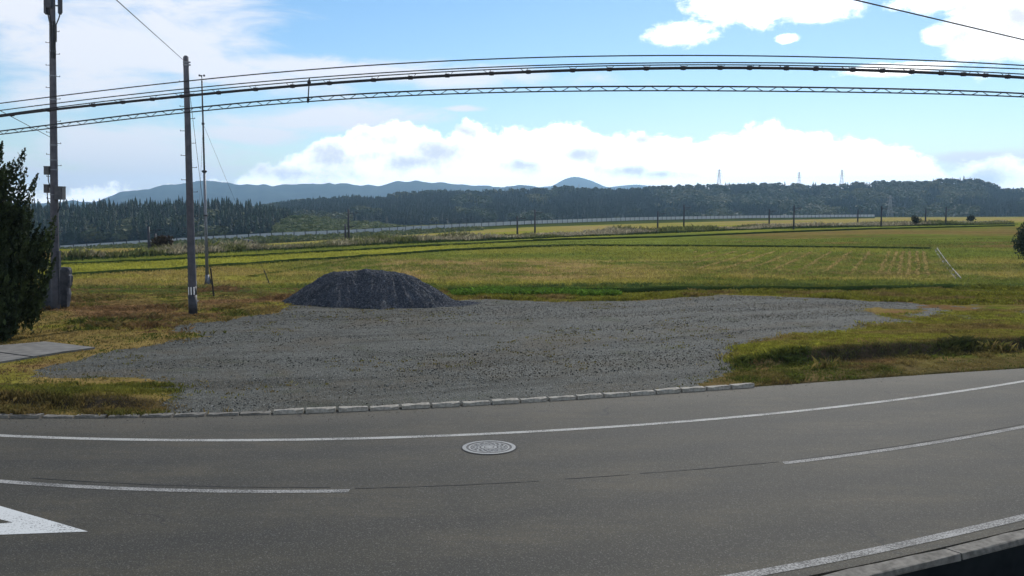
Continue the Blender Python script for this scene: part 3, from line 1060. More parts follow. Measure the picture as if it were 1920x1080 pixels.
# strip behind the lot and weeds growing through it
n = 26000
X = rng.uniform(-9, 30, n); Y = rng.uniform(37, 48, n)
k = ~lot_mask(X, Y); X, Y = X[k], Y[k]
cols = mixc(C_YG, C_DRY, sstep(fbm(X * 0.6, Y * 0.9, 68), 0.45, 0.66))
cols = mixc(cols, C_GREEN, sstep(Y, 43.5, 45.5) * 0.8)
hh = 0.06 + 0.14 * sstep(fbm(X * 0.5, Y * 0.7, 69), 0.4, 0.7) + 0.12 * sstep(Y, 44, 46)
parts.append(tufts(X, Y, 5, 0.08, hh, 0.025, cols, 0.5))
n = 5000
X = rng.uniform(-15, 22, n); Y = rng.uniform(18, 43, n)
k = lot_mask(X, Y) & ((fbm(X * 0.5, Y * 0.35, 70) > 0.60) | ~lot_mask(X + rng.normal(0, 0.5, n), Y + rng.normal(0, 0.7, n))); X, Y = X[k], Y[k]
parts.append(tufts(X, Y, 8, 0.07, np.full(len(X), 0.045), 0.016, var(mixc(C_DRY * 0.8, C_YG * 0.8, rng.random(len(X))), len(X)), 0.6))
grass_obj('grass', parts, 'dry and green grass on the verges and around the gravel lot')

# paddy regrowth
parts = []
n = 52000
Y = np.exp(rng.uniform(math.log(47), math.log(125), n)); X = (rng.uniform(-100, 2020, n) - 960) / FPX * Y
Zt = H(X, Y)
cols = ground_col(X, Y, Zt) * 1.25
px, py = project(np.stack([X, Y, Zt], -1))
hh = (0.10 + 0.16 * fbm(X * 0.15, Y * 0.15, 71)) * np.where(py > 535, 1.5, 1.0)
parts.append(tufts(X, Y, 4, 0.12, hh, 0.035, cols, 0.4))
grass_obj('paddy_regrowth', parts, 'short green and straw coloured rice regrowth over the paddies')

# straw rows on the harvested plot, running away towards the hills
parts = []
D = np.array((math.sin(math.atan((VPX - 960) / FPX)), math.cos(math.atan((VPX - 960) / FPX))))
Nn = np.array((D[1], -D[0]))
A0 = G(1740, 517)[:2]
offs = [-(k * 0.66) for k in range(6)] + [-(5.2 + k * 1.9) for k in range(14)]
for oi, of in enumerate(offs):
    L = 46
    m_ = 700 if oi < 6 else 520
    tt = rng.uniform(0, L, m_)
    base = A0[None] + Nn[None] * (of + rng.normal(0, 0.05 if oi < 6 else 0.075, m_) + 0.25 * (fbm(tt * 0.25, tt * 0 + oi, 72) - 0.5))[:, None] + D[None] * tt[:, None]
    px, py = project(np.c_[base, H(base[:, 0], base[:, 1])])
    k = (py > 472) & (py < 521) & (px > 1300)
    if k.sum() == 0: continue
    parts.append(tufts(base[k, 0], base[k, 1], 4, 0.03, np.full(k.sum(), 0.13), 0.035, var(C_STRAW * (1.6 if oi < 6 else 1.45), k.sum(), 0.35), 0.4))
# straw heads along the near edge
m_ = 1500
px = rng.uniform(1300, 1760, m_); py = 512 + 6 * rng.random(m_) - np.maximum(0, (1470 - px)) * 0.02
bp = np.array([onz(a, b_, -0.75)[:2] for a, b_ in zip(px, py)])
parts.append(tufts(bp[:, 0], bp[:, 1], 4, 0.15, np.full(m_, 0.10), 0.04, var(C_STRAW, m_), 0.6))
P, F, Cc = join(parts)
tag(obj('straw_rows', np_mesh('straw_rows', P, F, Cc), M_grass), 'pale straw rows left on the harvested plot', 'straw', kind='stuff')


# ------------------------------------------------------------------ bunds (raised paddy edges)
def bund(name, pxs, wd, ht, label, colr):
    W3 = np.array([G(x, y) for x, y in pxs])
    t = np.r_[0, np.cumsum(np.linalg.norm(np.diff(W3[:, :2], axis=0), axis=1))]
    m_ = max(int(t[-1] / 0.7), 8)
    tt = np.linspace(0, t[-1], m_)
    x = np.interp(tt, t, W3[:, 0]); y = np.interp(tt, t, W3[:, 1]) + 0.25 * (fbm(tt * 0.12, tt * 0, 75) - 0.5)
    z = H(x, y)
    tx, ty = np.gradient(x), np.gradient(y); ln = np.hypot(tx, ty); nx, ny = -ty / ln, tx / ln
    pr = [(-0.5, -0.15), (-0.42, 0.55), (-0.22, 1.0), (0.2, 0.95), (0.42, 0.5), (0.55, -0.15)]
    V = []
    for a, hgt in pr:
        jit = 0.75 + 0.5 * fbm(tt * 0.9 + a * 9, tt * 0, 76)
        V.append(np.c_[x + nx * a * wd, y + ny * a * wd, z + hgt * ht * jit])
    V = np.vstack(V)
    f = [(k * m_ + i, k * m_ + i + 1, (k + 1) * m_ + i + 1, (k + 1) * m_ + i) for k in range(len(pr) - 1) for i in range(m_ - 1)]
    cols = mixc(colr, colr * 0.6, fbm(V[:, 0], V[:, 1], 77))
    o = obj(name, np_mesh(name, V, np.array(f), cols, True), M_ground)
    o['kind'] = 'structure'
    nb = int(t[-1] * 8)
    q = rng.uniform(0, t[-1], nb)
    bx = np.interp(q, tt, x) + rng.normal(0, wd * 0.25, nb); by = np.interp(q, tt, y) + rng.normal(0, wd * 0.25, nb)
    bz = np.interp(q, tt, z) + ht * 0.7
    return blades(bx, by, bz, rng.uniform(0.05, 0.16, nb), np.full(nb, 0.04), var(C_GREEN, nb))


bg = [bund('bund', [(-120, 536), (135, 518), (500, 494), (720, 480), (850, 470), (1040, 462)], 0.55, 0.24, '', C_DGREEN),
      bund('bund', [(-120, 507), (150, 496), (430, 483), (560, 476), (760, 464), (1000, 452)], 0.6, 0.22, '', C_DGREEN),
      bund('bund', [(1040, 462), (1300, 462), (1560, 464), (1745, 467)], 0.7, 0.20, '', C_DGREEN),
      bund('bund', [(1000, 452), (1250, 445), (1440, 437), (1640, 430), (1900, 424)], 0.8, 0.26, '', C_DGREEN),
      bund('bund', [(840, 549), (1000, 546), (1200, 547), (1500, 546), (1750, 543), (1980, 540)], 0.8, 0.22, '', C_DGREEN),
      bund('bund', [(470, 519), (700, 480), (900, 465)], 0.7, 0.10, '', C_GREEN)]
grass_obj('bund_grass', bg, 'dark grass tufts along the raised paddy edges')

# concrete field channel
A_, B_ = G(1754, 466), G(1797, 523)
ch = thing('field_channel', tuple(A_), 'narrow pale concrete water channel running across the paddy', 'channel')
dv = (B_ - A_)[:2]; L = np.linalg.norm(dv); dv /= L; nv = np.array((dv[1], -dv[0]))
def chan(off, wd, z0, z1, name, mat):
    m_ = 24
    t = np.linspace(0, L, m_)
    x = dv[0] * t; y = dv[1] * t; z = H(A_[0] + x, A_[1] + y) - A_[2]
    V = np.vstack([np.c_[x + nv[0] * (off + a), y + nv[1] * (off + a), z + b_] for a, b_ in ((-wd / 2, z0), (-wd / 2, z1), (wd / 2, z1), (wd / 2, z0))])
    f = [(k * m_ + i, k * m_ + i + 1, (k + 1) * m_ + i + 1, (k + 1) * m_ + i) for k in range(3) for i in range(m_ - 1)]
    f += [(0, m_, 2 * m_, 3 * m_), (m_ - 1, 4 * m_ - 1, 3 * m_ - 1, 2 * m_ - 1)]
    obj(name, np_mesh(name, V, np.array(f)), mat, ch)
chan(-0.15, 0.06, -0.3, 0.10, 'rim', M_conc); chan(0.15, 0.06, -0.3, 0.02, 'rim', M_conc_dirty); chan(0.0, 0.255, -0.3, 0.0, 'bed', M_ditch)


# ------------------------------------------------------------------ gravel heap
hp0 = onz(672, 578)
hx0, hy0 = hp0[0], hp0[1] + 2.0
def heap_h(x, y):
    cones = [(-1.35, 0.1, 1.45, 2.25), (-0.55, 0.35, 1.75, 2.5), (0.35, 0.2, 1.80, 2.6), (1.05, 0.2, 1.65, 2.75), (0.2, 0.9, 1.7, 2.6), (-0.9, -0.15, 1.60, 2.2), (0.7, -0.1, 1.6, 2.3)]
    hh = np.full(np.shape(x), -0.25)
    for cx, cy, ht, r_ in cones:
        d = np.hypot(x - cx, (y - cy) * 1.12)
        th = np.arctan2(y - cy, x - cx)
        g_ = 0.36 * (fbm(th * 2.6 + cx * 3, d * 0.5, 81) - 0.5) + 0.16 * (fbm(th * 8, d * 0.9 + cx, 82) - 0.5)
        c = ht * (1 - d / r_ ) + g_ * np.clip(d, 0.15, 1.5)
        hh = np.where(c > hh, c + 0.0, hh)
    hh = np.minimum(hh, 1.36 - 0.10 * np.maximum(0, np.abs(x + 0.1) - 0.3) ** 1.3 - 0.05 * y * y + 0.26 * (fbm(x * 1.3, y * 1.0, 83) - 0.5))
    hh = hh + 0.13 * (fbm(x * 2.6, y * 2.2, 84) - 0.5)
    tail = 0.20 * np.exp(-((x - 3.0) / 1.5) ** 2 - ((y + 0.1) / 1.0) ** 2)
    return np.maximum(hh, tail - 0.05)
gx = np.linspace(-4.4, 5.2, 220); gy = np.linspace(-3.4, 3.6, 160)
HX, HY = np.meshgrid(gx, gy)
HZ = heap_h(HX, HY)
HZ = HZ + 0.03 * (fbm(HX * 9, HY * 9, 85) - 0.5)
heap = thing('gravel_heap', (hx0, hy0, 0.0), 'large dark grey heap of crushed stone on the gravel lot', 'gravel heap')
Ih = np.arange(HX.size).reshape(HX.shape)
qh = np.stack([Ih[:-1, :-1], Ih[:-1, 1:], Ih[1:, 1:], Ih[1:, :-1]], -1).reshape(-1, 4)
zq = HZ.ravel()[qh].max(1)
qh = qh[zq > -0.04]
u_, iv = np.unique(qh, return_inverse=True)
obj('heap_body', np_mesh('heap_body', np.c_[HX.ravel(), HY.ravel(), HZ.ravel()][u_], iv.reshape(-1, 4), None, False), M_heap, heap)
n = 42000
X = rng.uniform(-4.4, 5.2, n); Y = rng.uniform(-3.4, 1.6, n); Z = heap_h(X, Y)
k = Z > -0.02; X, Y, Z = X[k], Y[k], Z[k]
g = rng.random(len(X))
cols = mixc(GR((0.025, 0.028, 0.036)), GR((0.17, 0.18, 0.20)), g ** 2.2)
stones(X, Y, Z + 0.005, rng.uniform(0.010, 0.034, len(X)), cols, 'loose_stone', M_stone, heap)

# concrete slab on the left
sl = [onz(x, y, 0.12) for x, y in [(-160, 668), (-60, 652), (85, 640), (178, 651), (118, 659), (0, 678), (-90, 692)]]
V = np.vstack([np.array(sl), np.array(sl) - (0, 0, 0.25)])
slab = thing('concrete_slab', tuple(sl[2]), 'flat pale concrete slab in the grass below the dark tree', 'slab')
ns = len(sl)
mb = MB()
mb.v.append(V - np.array(sl[2])); mb.n = 2 * ns
for i in range(ns):
    mb.f4.append([i, (i + 1) % ns, ns + (i + 1) % ns, ns + i])
mb.f3 += [[0, 1, 2], [0, 2, 3], [0, 3, 4], [0, 4, 5], [0, 5, 6]]
mb.build('slab_body', simple('weathered_slab', (0.10, 0.097, 0.09), (0.17, 0.163, 0.15), 3.0, 0.95, bump=0.004), slab)
A_, B_ = onz(-5, 660, 0.125) - sl[2], onz(62, 669, 0.125) - sl[2]
b = MB(); b.tube([A_, B_], 0.012, 4); b.build('joint', M_seam, slab)


# ------------------------------------------------------------------ poles and mast
def step_bolts(root, zs, r_at, mat, ln=0.16):
    for i, z in enumerate(zs):
        s = 1 if i % 2 else -1
        r_ = r_at(z)
        b = MB(); b.tube([(s * r_ * 0.7, 0, z), (s * (r_ + ln), 0, z)], 0.011, 6); b.box((s * (r_ + ln), 0, z + 0.012), (0.012, 0.03, 0.05))
        b.build('step_bolt', mat, root)


# utility pole
pb = G(362, 588)
up = thing('utility_pole', tuple(pb), 'plain concrete utility pole with step bolts beside the gravel lot', 'pole')
ptop = at(346, 107, pb[1])[2] - pb[2]
r0, r1 = 0.155, 0.095
rat = lambda z: r0 + (r1 - r0) * z / ptop
zz = np.linspace(-0.3, ptop, 12)
b = MB(); b.tube([(0, 0, z) for z in zz], [rat(max(z, 0)) for z in zz], 20); b.tube([(0, 0, ptop), (0, 0, ptop + 0.05)], [r1 * 0.9, r1 * 0.55], 20)
b.build('shaft', M_pole, up, True)
zb0 = at(360, 553, pb[1])[2] - pb[2]; zb1 = at(360, 537, pb[1])[2] - pb[2]
b = MB(); b.tube([(0, 0, -0.1), (0, 0, zb0)], [rat(0) + 0.008, rat(zb0) + 0.008], 20); b.build('base_sleeve', M_darksteel, up, True)
b = MB(); b.tube([(0, 0, zb0 + 0.002), (0, 0, zb1)], [rat(zb0) + 0.006, rat(zb1) + 0.006], 20); b.build('marker_band', M_darksteel, up, True)
for a in (-0.62, 0.05, 0.72):
    r_ = rat(zb0) + 0.009
    ca, sa = math.sin(a), -math.cos(a)
    b = MB(); b.box((r_ * ca, r_ * sa, (zb0 + zb1) / 2), (0.045, 0.006, zb1 - zb0 - 0.03), [[math.cos(a), -math.sin(a), 0], [math.sin(a), math.cos(a), 0], [0, 0, 1]])
    b.build('white_stripe', M_white, up)
step_bolts(up, np.arange(3.2, ptop - 0.5, 0.45), rat, M_darksteel)
for py in (117, 122):
    z = at(346, py, pb[1])[2] - pb[2]
    b = MB(); b.tube([(0, 0, z - 0.03), (0, 0, z + 0.03)], rat(z) + 0.012, 16); b.box((rat(z) + 0.04, -0.02, z), (0.07, 0.05, 0.05)); b.build('clamp_band', M_steel, up)

# its stay wire
an = G(401, 556)
st = thing('stay_wire', tuple(an), 'thin stay wire leaning from the concrete pole to the ground', 'wire')
hi_ = at(353, 150, pb[1]) - an
b = MB(); b.tube([(0, 0, 0), hi_], 0.008, 6); b.build('strand', M_darksteel, st)
b = MB(); b.tube([hi_ * 0.005, hi_ * 0.155], 0.035, 8); b.build('guard_sleeve', M_darksteel, st)

# anemometer mast
mb_ = G(389, 538)
ms = thing('anemometer_mast', tuple(mb_), 'slim steel mast with cup anemometer on top', 'mast')
mt = at(378, 140, mb_[1])[2] - mb_[2]
z1 = at(380, 322, mb_[1])[2] - mb_[2]
b = MB(); b.tube([(0, 0, 0.3), (0, 0, z1)], [0.105, 0.075], 14); b.build('lower_tube', M_steel, ms, True)
b = MB(); b.tube([(0, 0, z1), (0, 0, mt - 0.35)], [0.055, 0.045], 12); b.build('upper_tube', M_darksteel, ms, True)
b = MB(); b.tube([(0, 0, z1 - 0.06), (0, 0, z1 - 0.02), (0, 0, z1 + 0.06), (0, 0, z1 + 0.10)], [0.09, 0.15, 0.15, 0.08], 14); b.build('flange', M_darksteel, ms, True)
z2 = at(379, 232, mb_[1])[2] - mb_[2]
b = MB(); b.tube([(0, 0, z2 - 0.06), (0, 0, z2 + 0.06)], 0.085, 12); b.build('guy_collar', M_darksteel, ms, True)
z3 = at(383, 404, mb_[1])[2] - mb_[2]
b = MB(); b.tube([(0, 0, z3 - 0.05), (0, 0, z3 + 0.05)], 0.125, 12); b.build('clamp_band', M_darksteel, ms, True)
b = MB()
b.tube([(0, 0, 0.0), (0, 0, 0.75)], [0.17, 0.115], 12)
b.build('socket', M_steel, ms, True)
b = MB()
for a in (0.3, 2.4, 4.5):
    c_, s_ = math.cos(a), math.sin(a)
    b.add([(0.10 * c_, 0.10 * s_, 0.78), (0.12 * c_, 0.12 * s_, 0.0), (0.36 * c_, 0.36 * s_, 0.0), (0.10 * c_ - 0.02 * s_, 0.10 * s_ + 0.02 * c_, 0.78), (0.12 * c_ - 0.02 * s_, 0.12 * s_ + 0.02 * c_, 0.0), (0.36 * c_ - 0.02 * s_, 0.36 * s_ + 0.02 * c_, 0.0)],
          [(0, 1, 2), (5, 4, 3), (0, 2, 5, 3), (0, 3, 4, 1), (1, 4, 5, 2)])
b.box((0, 0, 0.03), (0.75, 0.75, 0.06)); b.build('base_foot', M_darksteel, ms)
anm = obj('anemometer', None, None, ms); anm.location = (0, 0, mt - 0.3)
b = MB(); b.tube([(0, 0, -0.05), (0, 0, 0.28)], 0.022, 8); b.build('spindle', M_darksteel, anm)
for k in range(3):
    a = k * 2.094 + 0.05
    c_, s_ = math.cos(a), math.sin(a)
    b = MB(); b.tube([(0, 0, 0.24), (0.15 * c_, 0.15 * s_, 0.24)], 0.008, 6)
    hp = [(0.15 * c_ - s_ * t, 0.15 * s_ + c_ * t, 0.24) for t in (-0.05, -0.02, 0.02, 0.05)]
    b.tube(hp, [0.065, 0.06, 0.045, 0.012], 10); b.build('cup', M_darksteel, anm)
guy_to = [((505, 531), 'thin guy wire slanting right from the mast to the field edge'), ((366, 566), 'thin guy wire dropping left from the mast behind the concrete pole')]
for (gx_, gy_), lab in guy_to:
    an = G(gx_, gy_)
    g_ = thing('guy_wire', tuple(an), lab, 'wire')
    v = np.array((mb_[0], mb_[1], mb_[2] + z2)) - an
    b = MB(); b.tube([(0, 0, 0), v], 0.007, 6); b.build('strand', M_darksteel, g_)
    b = MB(); b.tube([v * 0.004, v * 0.085], 0.032, 8); b.build('guard_sleeve', M_darksteel, g_)
    b = MB(); b.box((0, 0, -0.02), (0.25, 0.25, 0.16)); b.build('anchor_block', M_conc_dirty, g_)

# antenna pole
ab = G(104, 580)
ap = thing('antenna_pole', tuple(ab), 'tall grey pole carrying panel antennas and equipment boxes', 'antenna pole')
ap.rotation_euler = (0, math.radians(1.7), 0)
ah = at(100, -60, ab[1])[2] - ab[2]
ar = lambda z: 0.165 - 0.065 * z / ah
zs_ = np.linspace(-0.3, ah, 16)
b = MB(); b.tube([(0, 0, z) for z in zs_], [ar(max(z, 0)) for z in zs_], 20); b.build('shaft', M_pole, ap, True)
def azf(py): return at(98, py, ab[1])[2] - ab[2]
for k, (ang, pyb) in enumerate([(2.6, 24), (-1.57, 15), (0.55, 22)]):
    z0 = azf(pyb); z1_ = ah + 0.1
    c_, s_ = math.cos(ang), math.sin(ang)
    cx, cy = 0.27 * c_, 0.27 * s_
    rot = [[-s_, -c_, 0], [c_, -s_, 0], [0, 0, 1]]
    b = MB(); b.box((cx, cy, (z0 + z1_) / 2), (0.26, 0.14, z1_ - z0), rot); b.box((cx, cy, z0 - 0.02), (0.20, 0.10, 0.05), rot)
    pn = b.build('panel_antenna', M_darksteel, ap)
    for zb_ in (0.25, 0.9):
        b = MB(); b.tube([(0.05 * c_, 0.05 * s_, z0 + zb_), (cx, cy, z0 + zb_)], 0.03, 8); b.build('bracket', M_steel, pn)
    b = MB(); b.tube([(cx, cy, z0 - 0.03), (cx * 0.8, cy * 0.8, z0 - 0.22), (0.13 * c_, 0.13 * s_, z0 - 0.45), (0.125 * c_, 0.125 * s_, z0 - 1.1)], 0.022, 6); b.build('feeder_cable', M_black, pn)
for py in (46, 96, 142, 187, 235, 272, 318, 365, 300):
    z = azf(py); b = MB(); b.tube([(0, 0, z - 0.02), (0, 0, z + 0.02)], ar(z) + 0.008, 20); b.build('steel_band', M_steel, ap)
for (x0, x1_, y0, y1_, dpt) in [(81, 91, 313, 328, 0.2), (80, 88, 347, 362, 0.16), (101, 116, 350, 374, 0.28)]:
    za, zb = azf(y1_), azf(y0)
    zc = (za + zb) / 2
    cx_px = (x0 + x1_) / 2 - 96.5
    wd = (x1_ - x0) / FPX * ab[1]
    b = MB(); b.box((cx_px / FPX * ab[1], -0.05, zc), (wd, dpt, zb - za)); bx_ = b.build('equipment_box', M_box, ap)
    b = MB(); b.box((cx_px / FPX * ab[1], -0.05 - dpt / 2 - 0.008, zc), (wd * 0.86, 0.012, (zb - za) * 0.88)); b.box((cx_px / FPX * ab[1], -0.05, zb + 0.012), (wd * 1.1, dpt * 1.1, 0.02)); b.build('box_door', M_box, bx_)
    b = MB(); b.tube([(cx_px / FPX * ab[1], -0.02, za), (cx_px / FPX * ab[1] * 0.95, -0.02, za - 0.25), (0.13 * np.sign(cx_px), -0.03, za - 0.5)], 0.018, 6); b.build('conduit', M_black, bx_)
b = MB(); z_a, z_b = azf(505), azf(470); b.box((0.17, -0.05, (z_a + z_b) / 2), (0.11, 0.14, z_b - z_a)); b.tube([(0.15, -0.04, z_a), (0.165, -0.04, 0.2)], 0.03, 8); b.build('cable_riser', M_darksteel, ap)
step_bolts(ap, np.arange(2.6, ah - 2.2, 0.42), ar, M_darksteel, 0.14)
b = MB()
for k in range(3):
    a = np.linspace(0, 14, 40)
    zz = np.linspace(azf(110), azf(40), 40)
    b.tube(np.c_[(0.13 + 0.012 * np.sin(a + k)) * math.cos(0.4 + k * 0.5), -(0.13) * math.sin(0.4 + k * 0.5) * np.ones(40), zz], 0.02, 6)
b.build('cable_bundle', M_black, ap)

# two rough stone slabs behind it
def slab_stone(poly, Yd, th, name, label, dz):
    P = np.array([at(x, y, Yd) for x, y in poly])
    base = P[P[:, 2].argmin()].copy(); c = P.mean(0); org = np.array((c[0], Yd, P[:, 2].min()))
    m_ = len(P); rings = []
    for (t, sc) in ((-th / 2, 0.86), (-th / 2 + 0.05, 0.97), (0, 1.0), (th / 2 - 0.05, 0.97), (th / 2, 0.86)):
        q = c + (P - c) * sc + (0, t, 0)
        rings.append(q + rng.normal(0, 0.012, q.shape))
    V = np.vstack(rings + [c + (0, -th / 2, 0), c + (0, th / 2, 0)]) - org
    f4 = [(k * m_ + i, k * m_ + (i + 1) % m_, (k + 1) * m_ + (i + 1) % m_, (k + 1) * m_ + i) for k in range(4) for i in range(m_)]
    f3 = [(5 * m_, (i + 1) % m_, i) for i in range(m_)] + [(5 * m_ + 1, 4 * m_ + i, 4 * m_ + (i + 1) % m_) for i in range(m_)]
    o = obj(name, np_mesh(name, V, [np.array(f3), np.array(f4)]), M_slab)
    o.location = org + np.array((0, 0, dz))
    return tag(o, label, 'stone slab')
slab_stone([(109, 580), (108, 540), (108, 503), (118, 500), (129, 501), (133, 507), (132, 514), (134, 518), (133, 535), (130, 540), (131, 552), (128, 576), (120, 581)], ab[1] + 0.55, 0.32, 'stone_slab',
           'tall dark grey rough stone slab right of the antenna pole foot', 0.0)
slab_stone([(86, 582), (78, 572), (75, 556), (77, 540), (84, 532), (90, 518), (96, 508), (102, 506), (104, 530), (104, 582)], ab[1] + 0.45, 0.30, 'stone_slab',
           'dark grey rough stone slab between the juniper and the antenna pole', 0.0)


# ------------------------------------------------------------------ overhead wires
CAB = [(-60, 228), (0, 217), (170, 199), (340, 180), (480, 167), (640, 154), (760, 148), (820, 144), (870, 138), (930, 137), (990, 135), (1100, 131), (1250, 128), (1380, 127), (1500, 129), (1700, 134), (1920, 146), (2000, 152)]
cabY = []
for x, y in CAB:
    zz_ = HC + 1.85 - 0.30 * max(0, (1000 - x) / 1000.0) ** 2 - 0.10 * max(0, (x - 1300) / 620.0) ** 2
    a_, v_ = ray(x, y)
    cabY.append((zz_ - HC) / v_)
cabY = np.array(cabY)
cxs = np.array([c[0] for c in CAB], float)
cpoly = np.polyfit(cxs, cabY, 4)
def wireY(px): return np.polyval(cpoly, px)


def wire_pts(pxs, n=90, dY=0.0, deg=5):
    pxs = np.array(pxs, float)
    x = np.linspace(pxs[:, 0].min(), pxs[:, 0].max(), n)
    co = np.polyfit((pxs[:, 0] - 960) / 1000, pxs[:, 1], min(deg, len(pxs) - 1))
    y = np.polyval(co, (x - 960) / 1000)
    P = np.array([at(a, b_, wireY(a) + dY) for a, b_ in zip(x, y)])
    d0 = P[0] - P[1]; d1 = P[-1] - P[-2]
    d0 /= np.linalg.norm(d0); d1 /= np.linalg.norm(d1)
    return np.vstack([P[0] + d0 * 14, P, P[-1] + d1 * 14])


def wire(name, pts, rad, label, n=6, cat='wire'):
    mid = pts[len(pts) // 2]
    t = thing(name, tuple(mid), label, cat)
    b = MB(); b.tube(pts - mid, rad, n); b.build('strand', M_black, t, True)
    return t, mid


W1 = [(-60, 202), (0, 193), (340, 154), (640, 125), (960, 110), (1100, 106), (1280, 103.5), (1500, 106), (1700, 112), (1920, 123), (2000, 128)]
W2 = [(-60, 216), (0, 206), (340, 168), (640, 141), (960, 125), (1100, 120), (1280, 117), (1500, 119), (1700, 122), (1920, 129), (2000, 133)]
W3_ = [(-60, 224), (0, 215), (340, 174), (640, 147), (960, 129), (1100, 124), (1280, 121.5), (1500, 123.5), (1700, 128.5), (1920, 139), (2000, 144)]
wire('power_wire', wire_pts(W1), 0.0085, 'topmost thin black wire of the overhead bundle across the sky')
t2, _ = wire('power_wire', wire_pts(W2), 0.008, 'second thin wire from the top of the overhead bundle')
P3 = wire_pts(W3_)
t3, mid3 = wire('messenger_wire', P3, 0.008, 'thin wire just above the thick cable, carrying its hooks')
Pc = wire_pts(CAB, 150, 0.0, 8)
t4, mid4 = wire('telephone_cable', Pc, 0.019, 'thick black cable hung below the messenger wire on hooks', 10, 'cable')
for px_ in [20, 95, 170, 225, 290, 345, 410, 480, 547, 622, 696, 771, 842, 915, 992, 1072, 1140, 1212, 1283, 1350, 1412, 1475, 1534, 1594, 1655, 1710, 1765, 1805, 1848, 1890]:
    xs3 = 960 + FPX * P3[1:-1, 0] / (P3[1:-1, 1])
    i3 = 1 + int(np.argmin(abs(project(P3[1:-1])[0] - px_))); i4 = 1 + int(np.argmin(abs(project(Pc[1:-1])[0] - px_)))
    a_, c_ = P3[i3], Pc[i4]
    b = MB(); b.tube([np.array(a_) + (-0.05, 0, 0) - mid4, np.array(c_) - mid4 - (0, 0, 0.03), np.array(a_) + (0.05, 0, 0) - mid4], 0.004, 5)
    b.tube([np.array(c_) - mid4 - (0.03, 0, 0), np.array(c_) - mid4 + (0.03, 0, 0)], 0.027, 8)
    b.build('hook', M_black, t4)
# spiral-lashed pair
WU = [(-60, 254), (0, 244), (170, 226), (340, 205), (480, 190), (640, 177), (800, 170), (960, 166), (1100, 163), (1280, 161), (1500, 163), (1700, 167.5), (1920, 176), (2000, 180)]
WD = [(-60, 260), (0, 250), (170, 233), (340, 212), (480, 198), (640, 185.5), (800, 178), (960, 173.5), (1100, 171), (1280, 169.5), (1500, 171.5), (1700, 175), (1920, 182), (2000, 186)]
PU = wire_pts(WU, 140); PD = wire_pts(WD, 140)
lt, midl = wire('lashed_cable', PU, 0.0105, 'lowest overhead pair, two cables wrapped by a spiral wire', 8, 'cable')
b = MB(); b.tube(PD - midl, 0.009, 6); b.build('lower_strand', M_black, lt, True)
ctr = 0.5 * (PU[1:-1] + PD[1:-1]); hv = 0.5 * (PU[1:-1] - PD[1:-1])
m_ = 1500
tq = np.linspace(0, len(ctr) - 1, m_)
cx_ = np.stack([np.interp(tq, np.arange(len(ctr)), ctr[:, k]) for k in range(3)], -1)
hh_ = np.stack([np.interp(tq, np.arange(len(ctr)), hv[:, k]) for k in range(3)], -1)
ln = np.r_[0, np.cumsum(np.linalg.norm(np.diff(cx_, axis=0), axis=1))]
ph = ln * 2 * math.pi / 0.33
sp_ = cx_ + hh_ * (np.cos(ph) * 1.05)[:, None] + np.c_[np.zeros(m_), np.sin(ph) * 0.03, np.zeros(m_)]
b = MB(); b.tube(sp_ - midl, 0.0045, 4); b.build('spiral_wrap', M_black, lt)
# vertical tie between the cables
def on_wire(P, px):
    q = project(P[1:-1])[0]
    return np.array([np.interp(px, q, P[1:-1, k]) for k in range(3)])
pt2 = on_wire(wire_pts(W2), 580); pdn = on_wire(PD, 577.5)
tie = thing('cable_tie_rod', tuple(pdn), 'short vertical rod joining the overhead cables near the concrete pole', 'rod')
v = pt2 - pdn
b = MB(); b.tube([-0.06 * v, v], 0.009, 6); b.build('rod', M_black, tie)
b = MB(); b.tube([v * 0.70, v * 0.80, v * 0.93], [0.01, 0.028, 0.012], 8); b.build('clamp', M_black, tie)
b = MB(); b.tube([v * 0.0, v * 0.14], 0.018, 8); b.build('clamp', M_black, tie)
# lone wires
def lone(name, A_, B_, rad, lab, sag=0.0):
    A_, B_ = np.array(A_), np.array(B_)
    t = np.linspace(0, 1, 40)[:, None]
    P = A_ * (1 - t) + B_ * t - np.c_[np.zeros(40), np.zeros(40), 4 * sag * (t * (1 - t))[:, 0]]
    return wire(name, P, rad, lab)
pt = np.array((pb[0], pb[1], pb[2] + at(346, 117, pb[1])[2] - pb[2]))
lone('service_wire', pt, at(-60, -250, 9.0), 0.009, 'single wire rising left from the top of the concrete pole')
lone('service_wire', at(1300, -72, 12.0), at(2200, 141, 22.0), 0.011, 'single wire slanting down across the upper right sky')
lone('service_wire', (ab[0], ab[1], 0) + np.array((0.1, 0, at(90, 258, ab[1])[2])), at(-260, 70, 16.0), 0.010, 'single wire reaching the antenna pole from the left edge')


# ------------------------------------------------------------------ plants with their own trunk and crown
def leaf_cards(P, size, cols, updir=None, jit=0.9):
    """P (n,3) centres -> one bent leaf (two triangles) each"""
    n = len(P)
    d = rng.normal(0, 1, (n, 3))
    if updir is not None:
        d = d * jit + updir
    d /= np.linalg.norm(d, axis=1)[:, None]
    s = np.cross(d, rng.normal(0, 1, (n, 3))); s /= np.linalg.norm(s, axis=1)[:, None] + 1e-9
    L = size[:, None]
    v0 = P - d * L * 0.5; v1 = P + s * L * 0.28; v2 = P - s * L * 0.28; v3 = P + d * L * 0.6
    V = np.stack([v0, v1, v2, v3], 1).reshape(-1, 3)
    b0 = np.arange(n) * 4
    F = np.concatenate([np.stack([b0, b0 + 1, b0 + 2], -1), np.stack([b0 + 1, b0 + 3, b0 + 2], -1)])
    return V, F, np.repeat(cols, 4, 0)


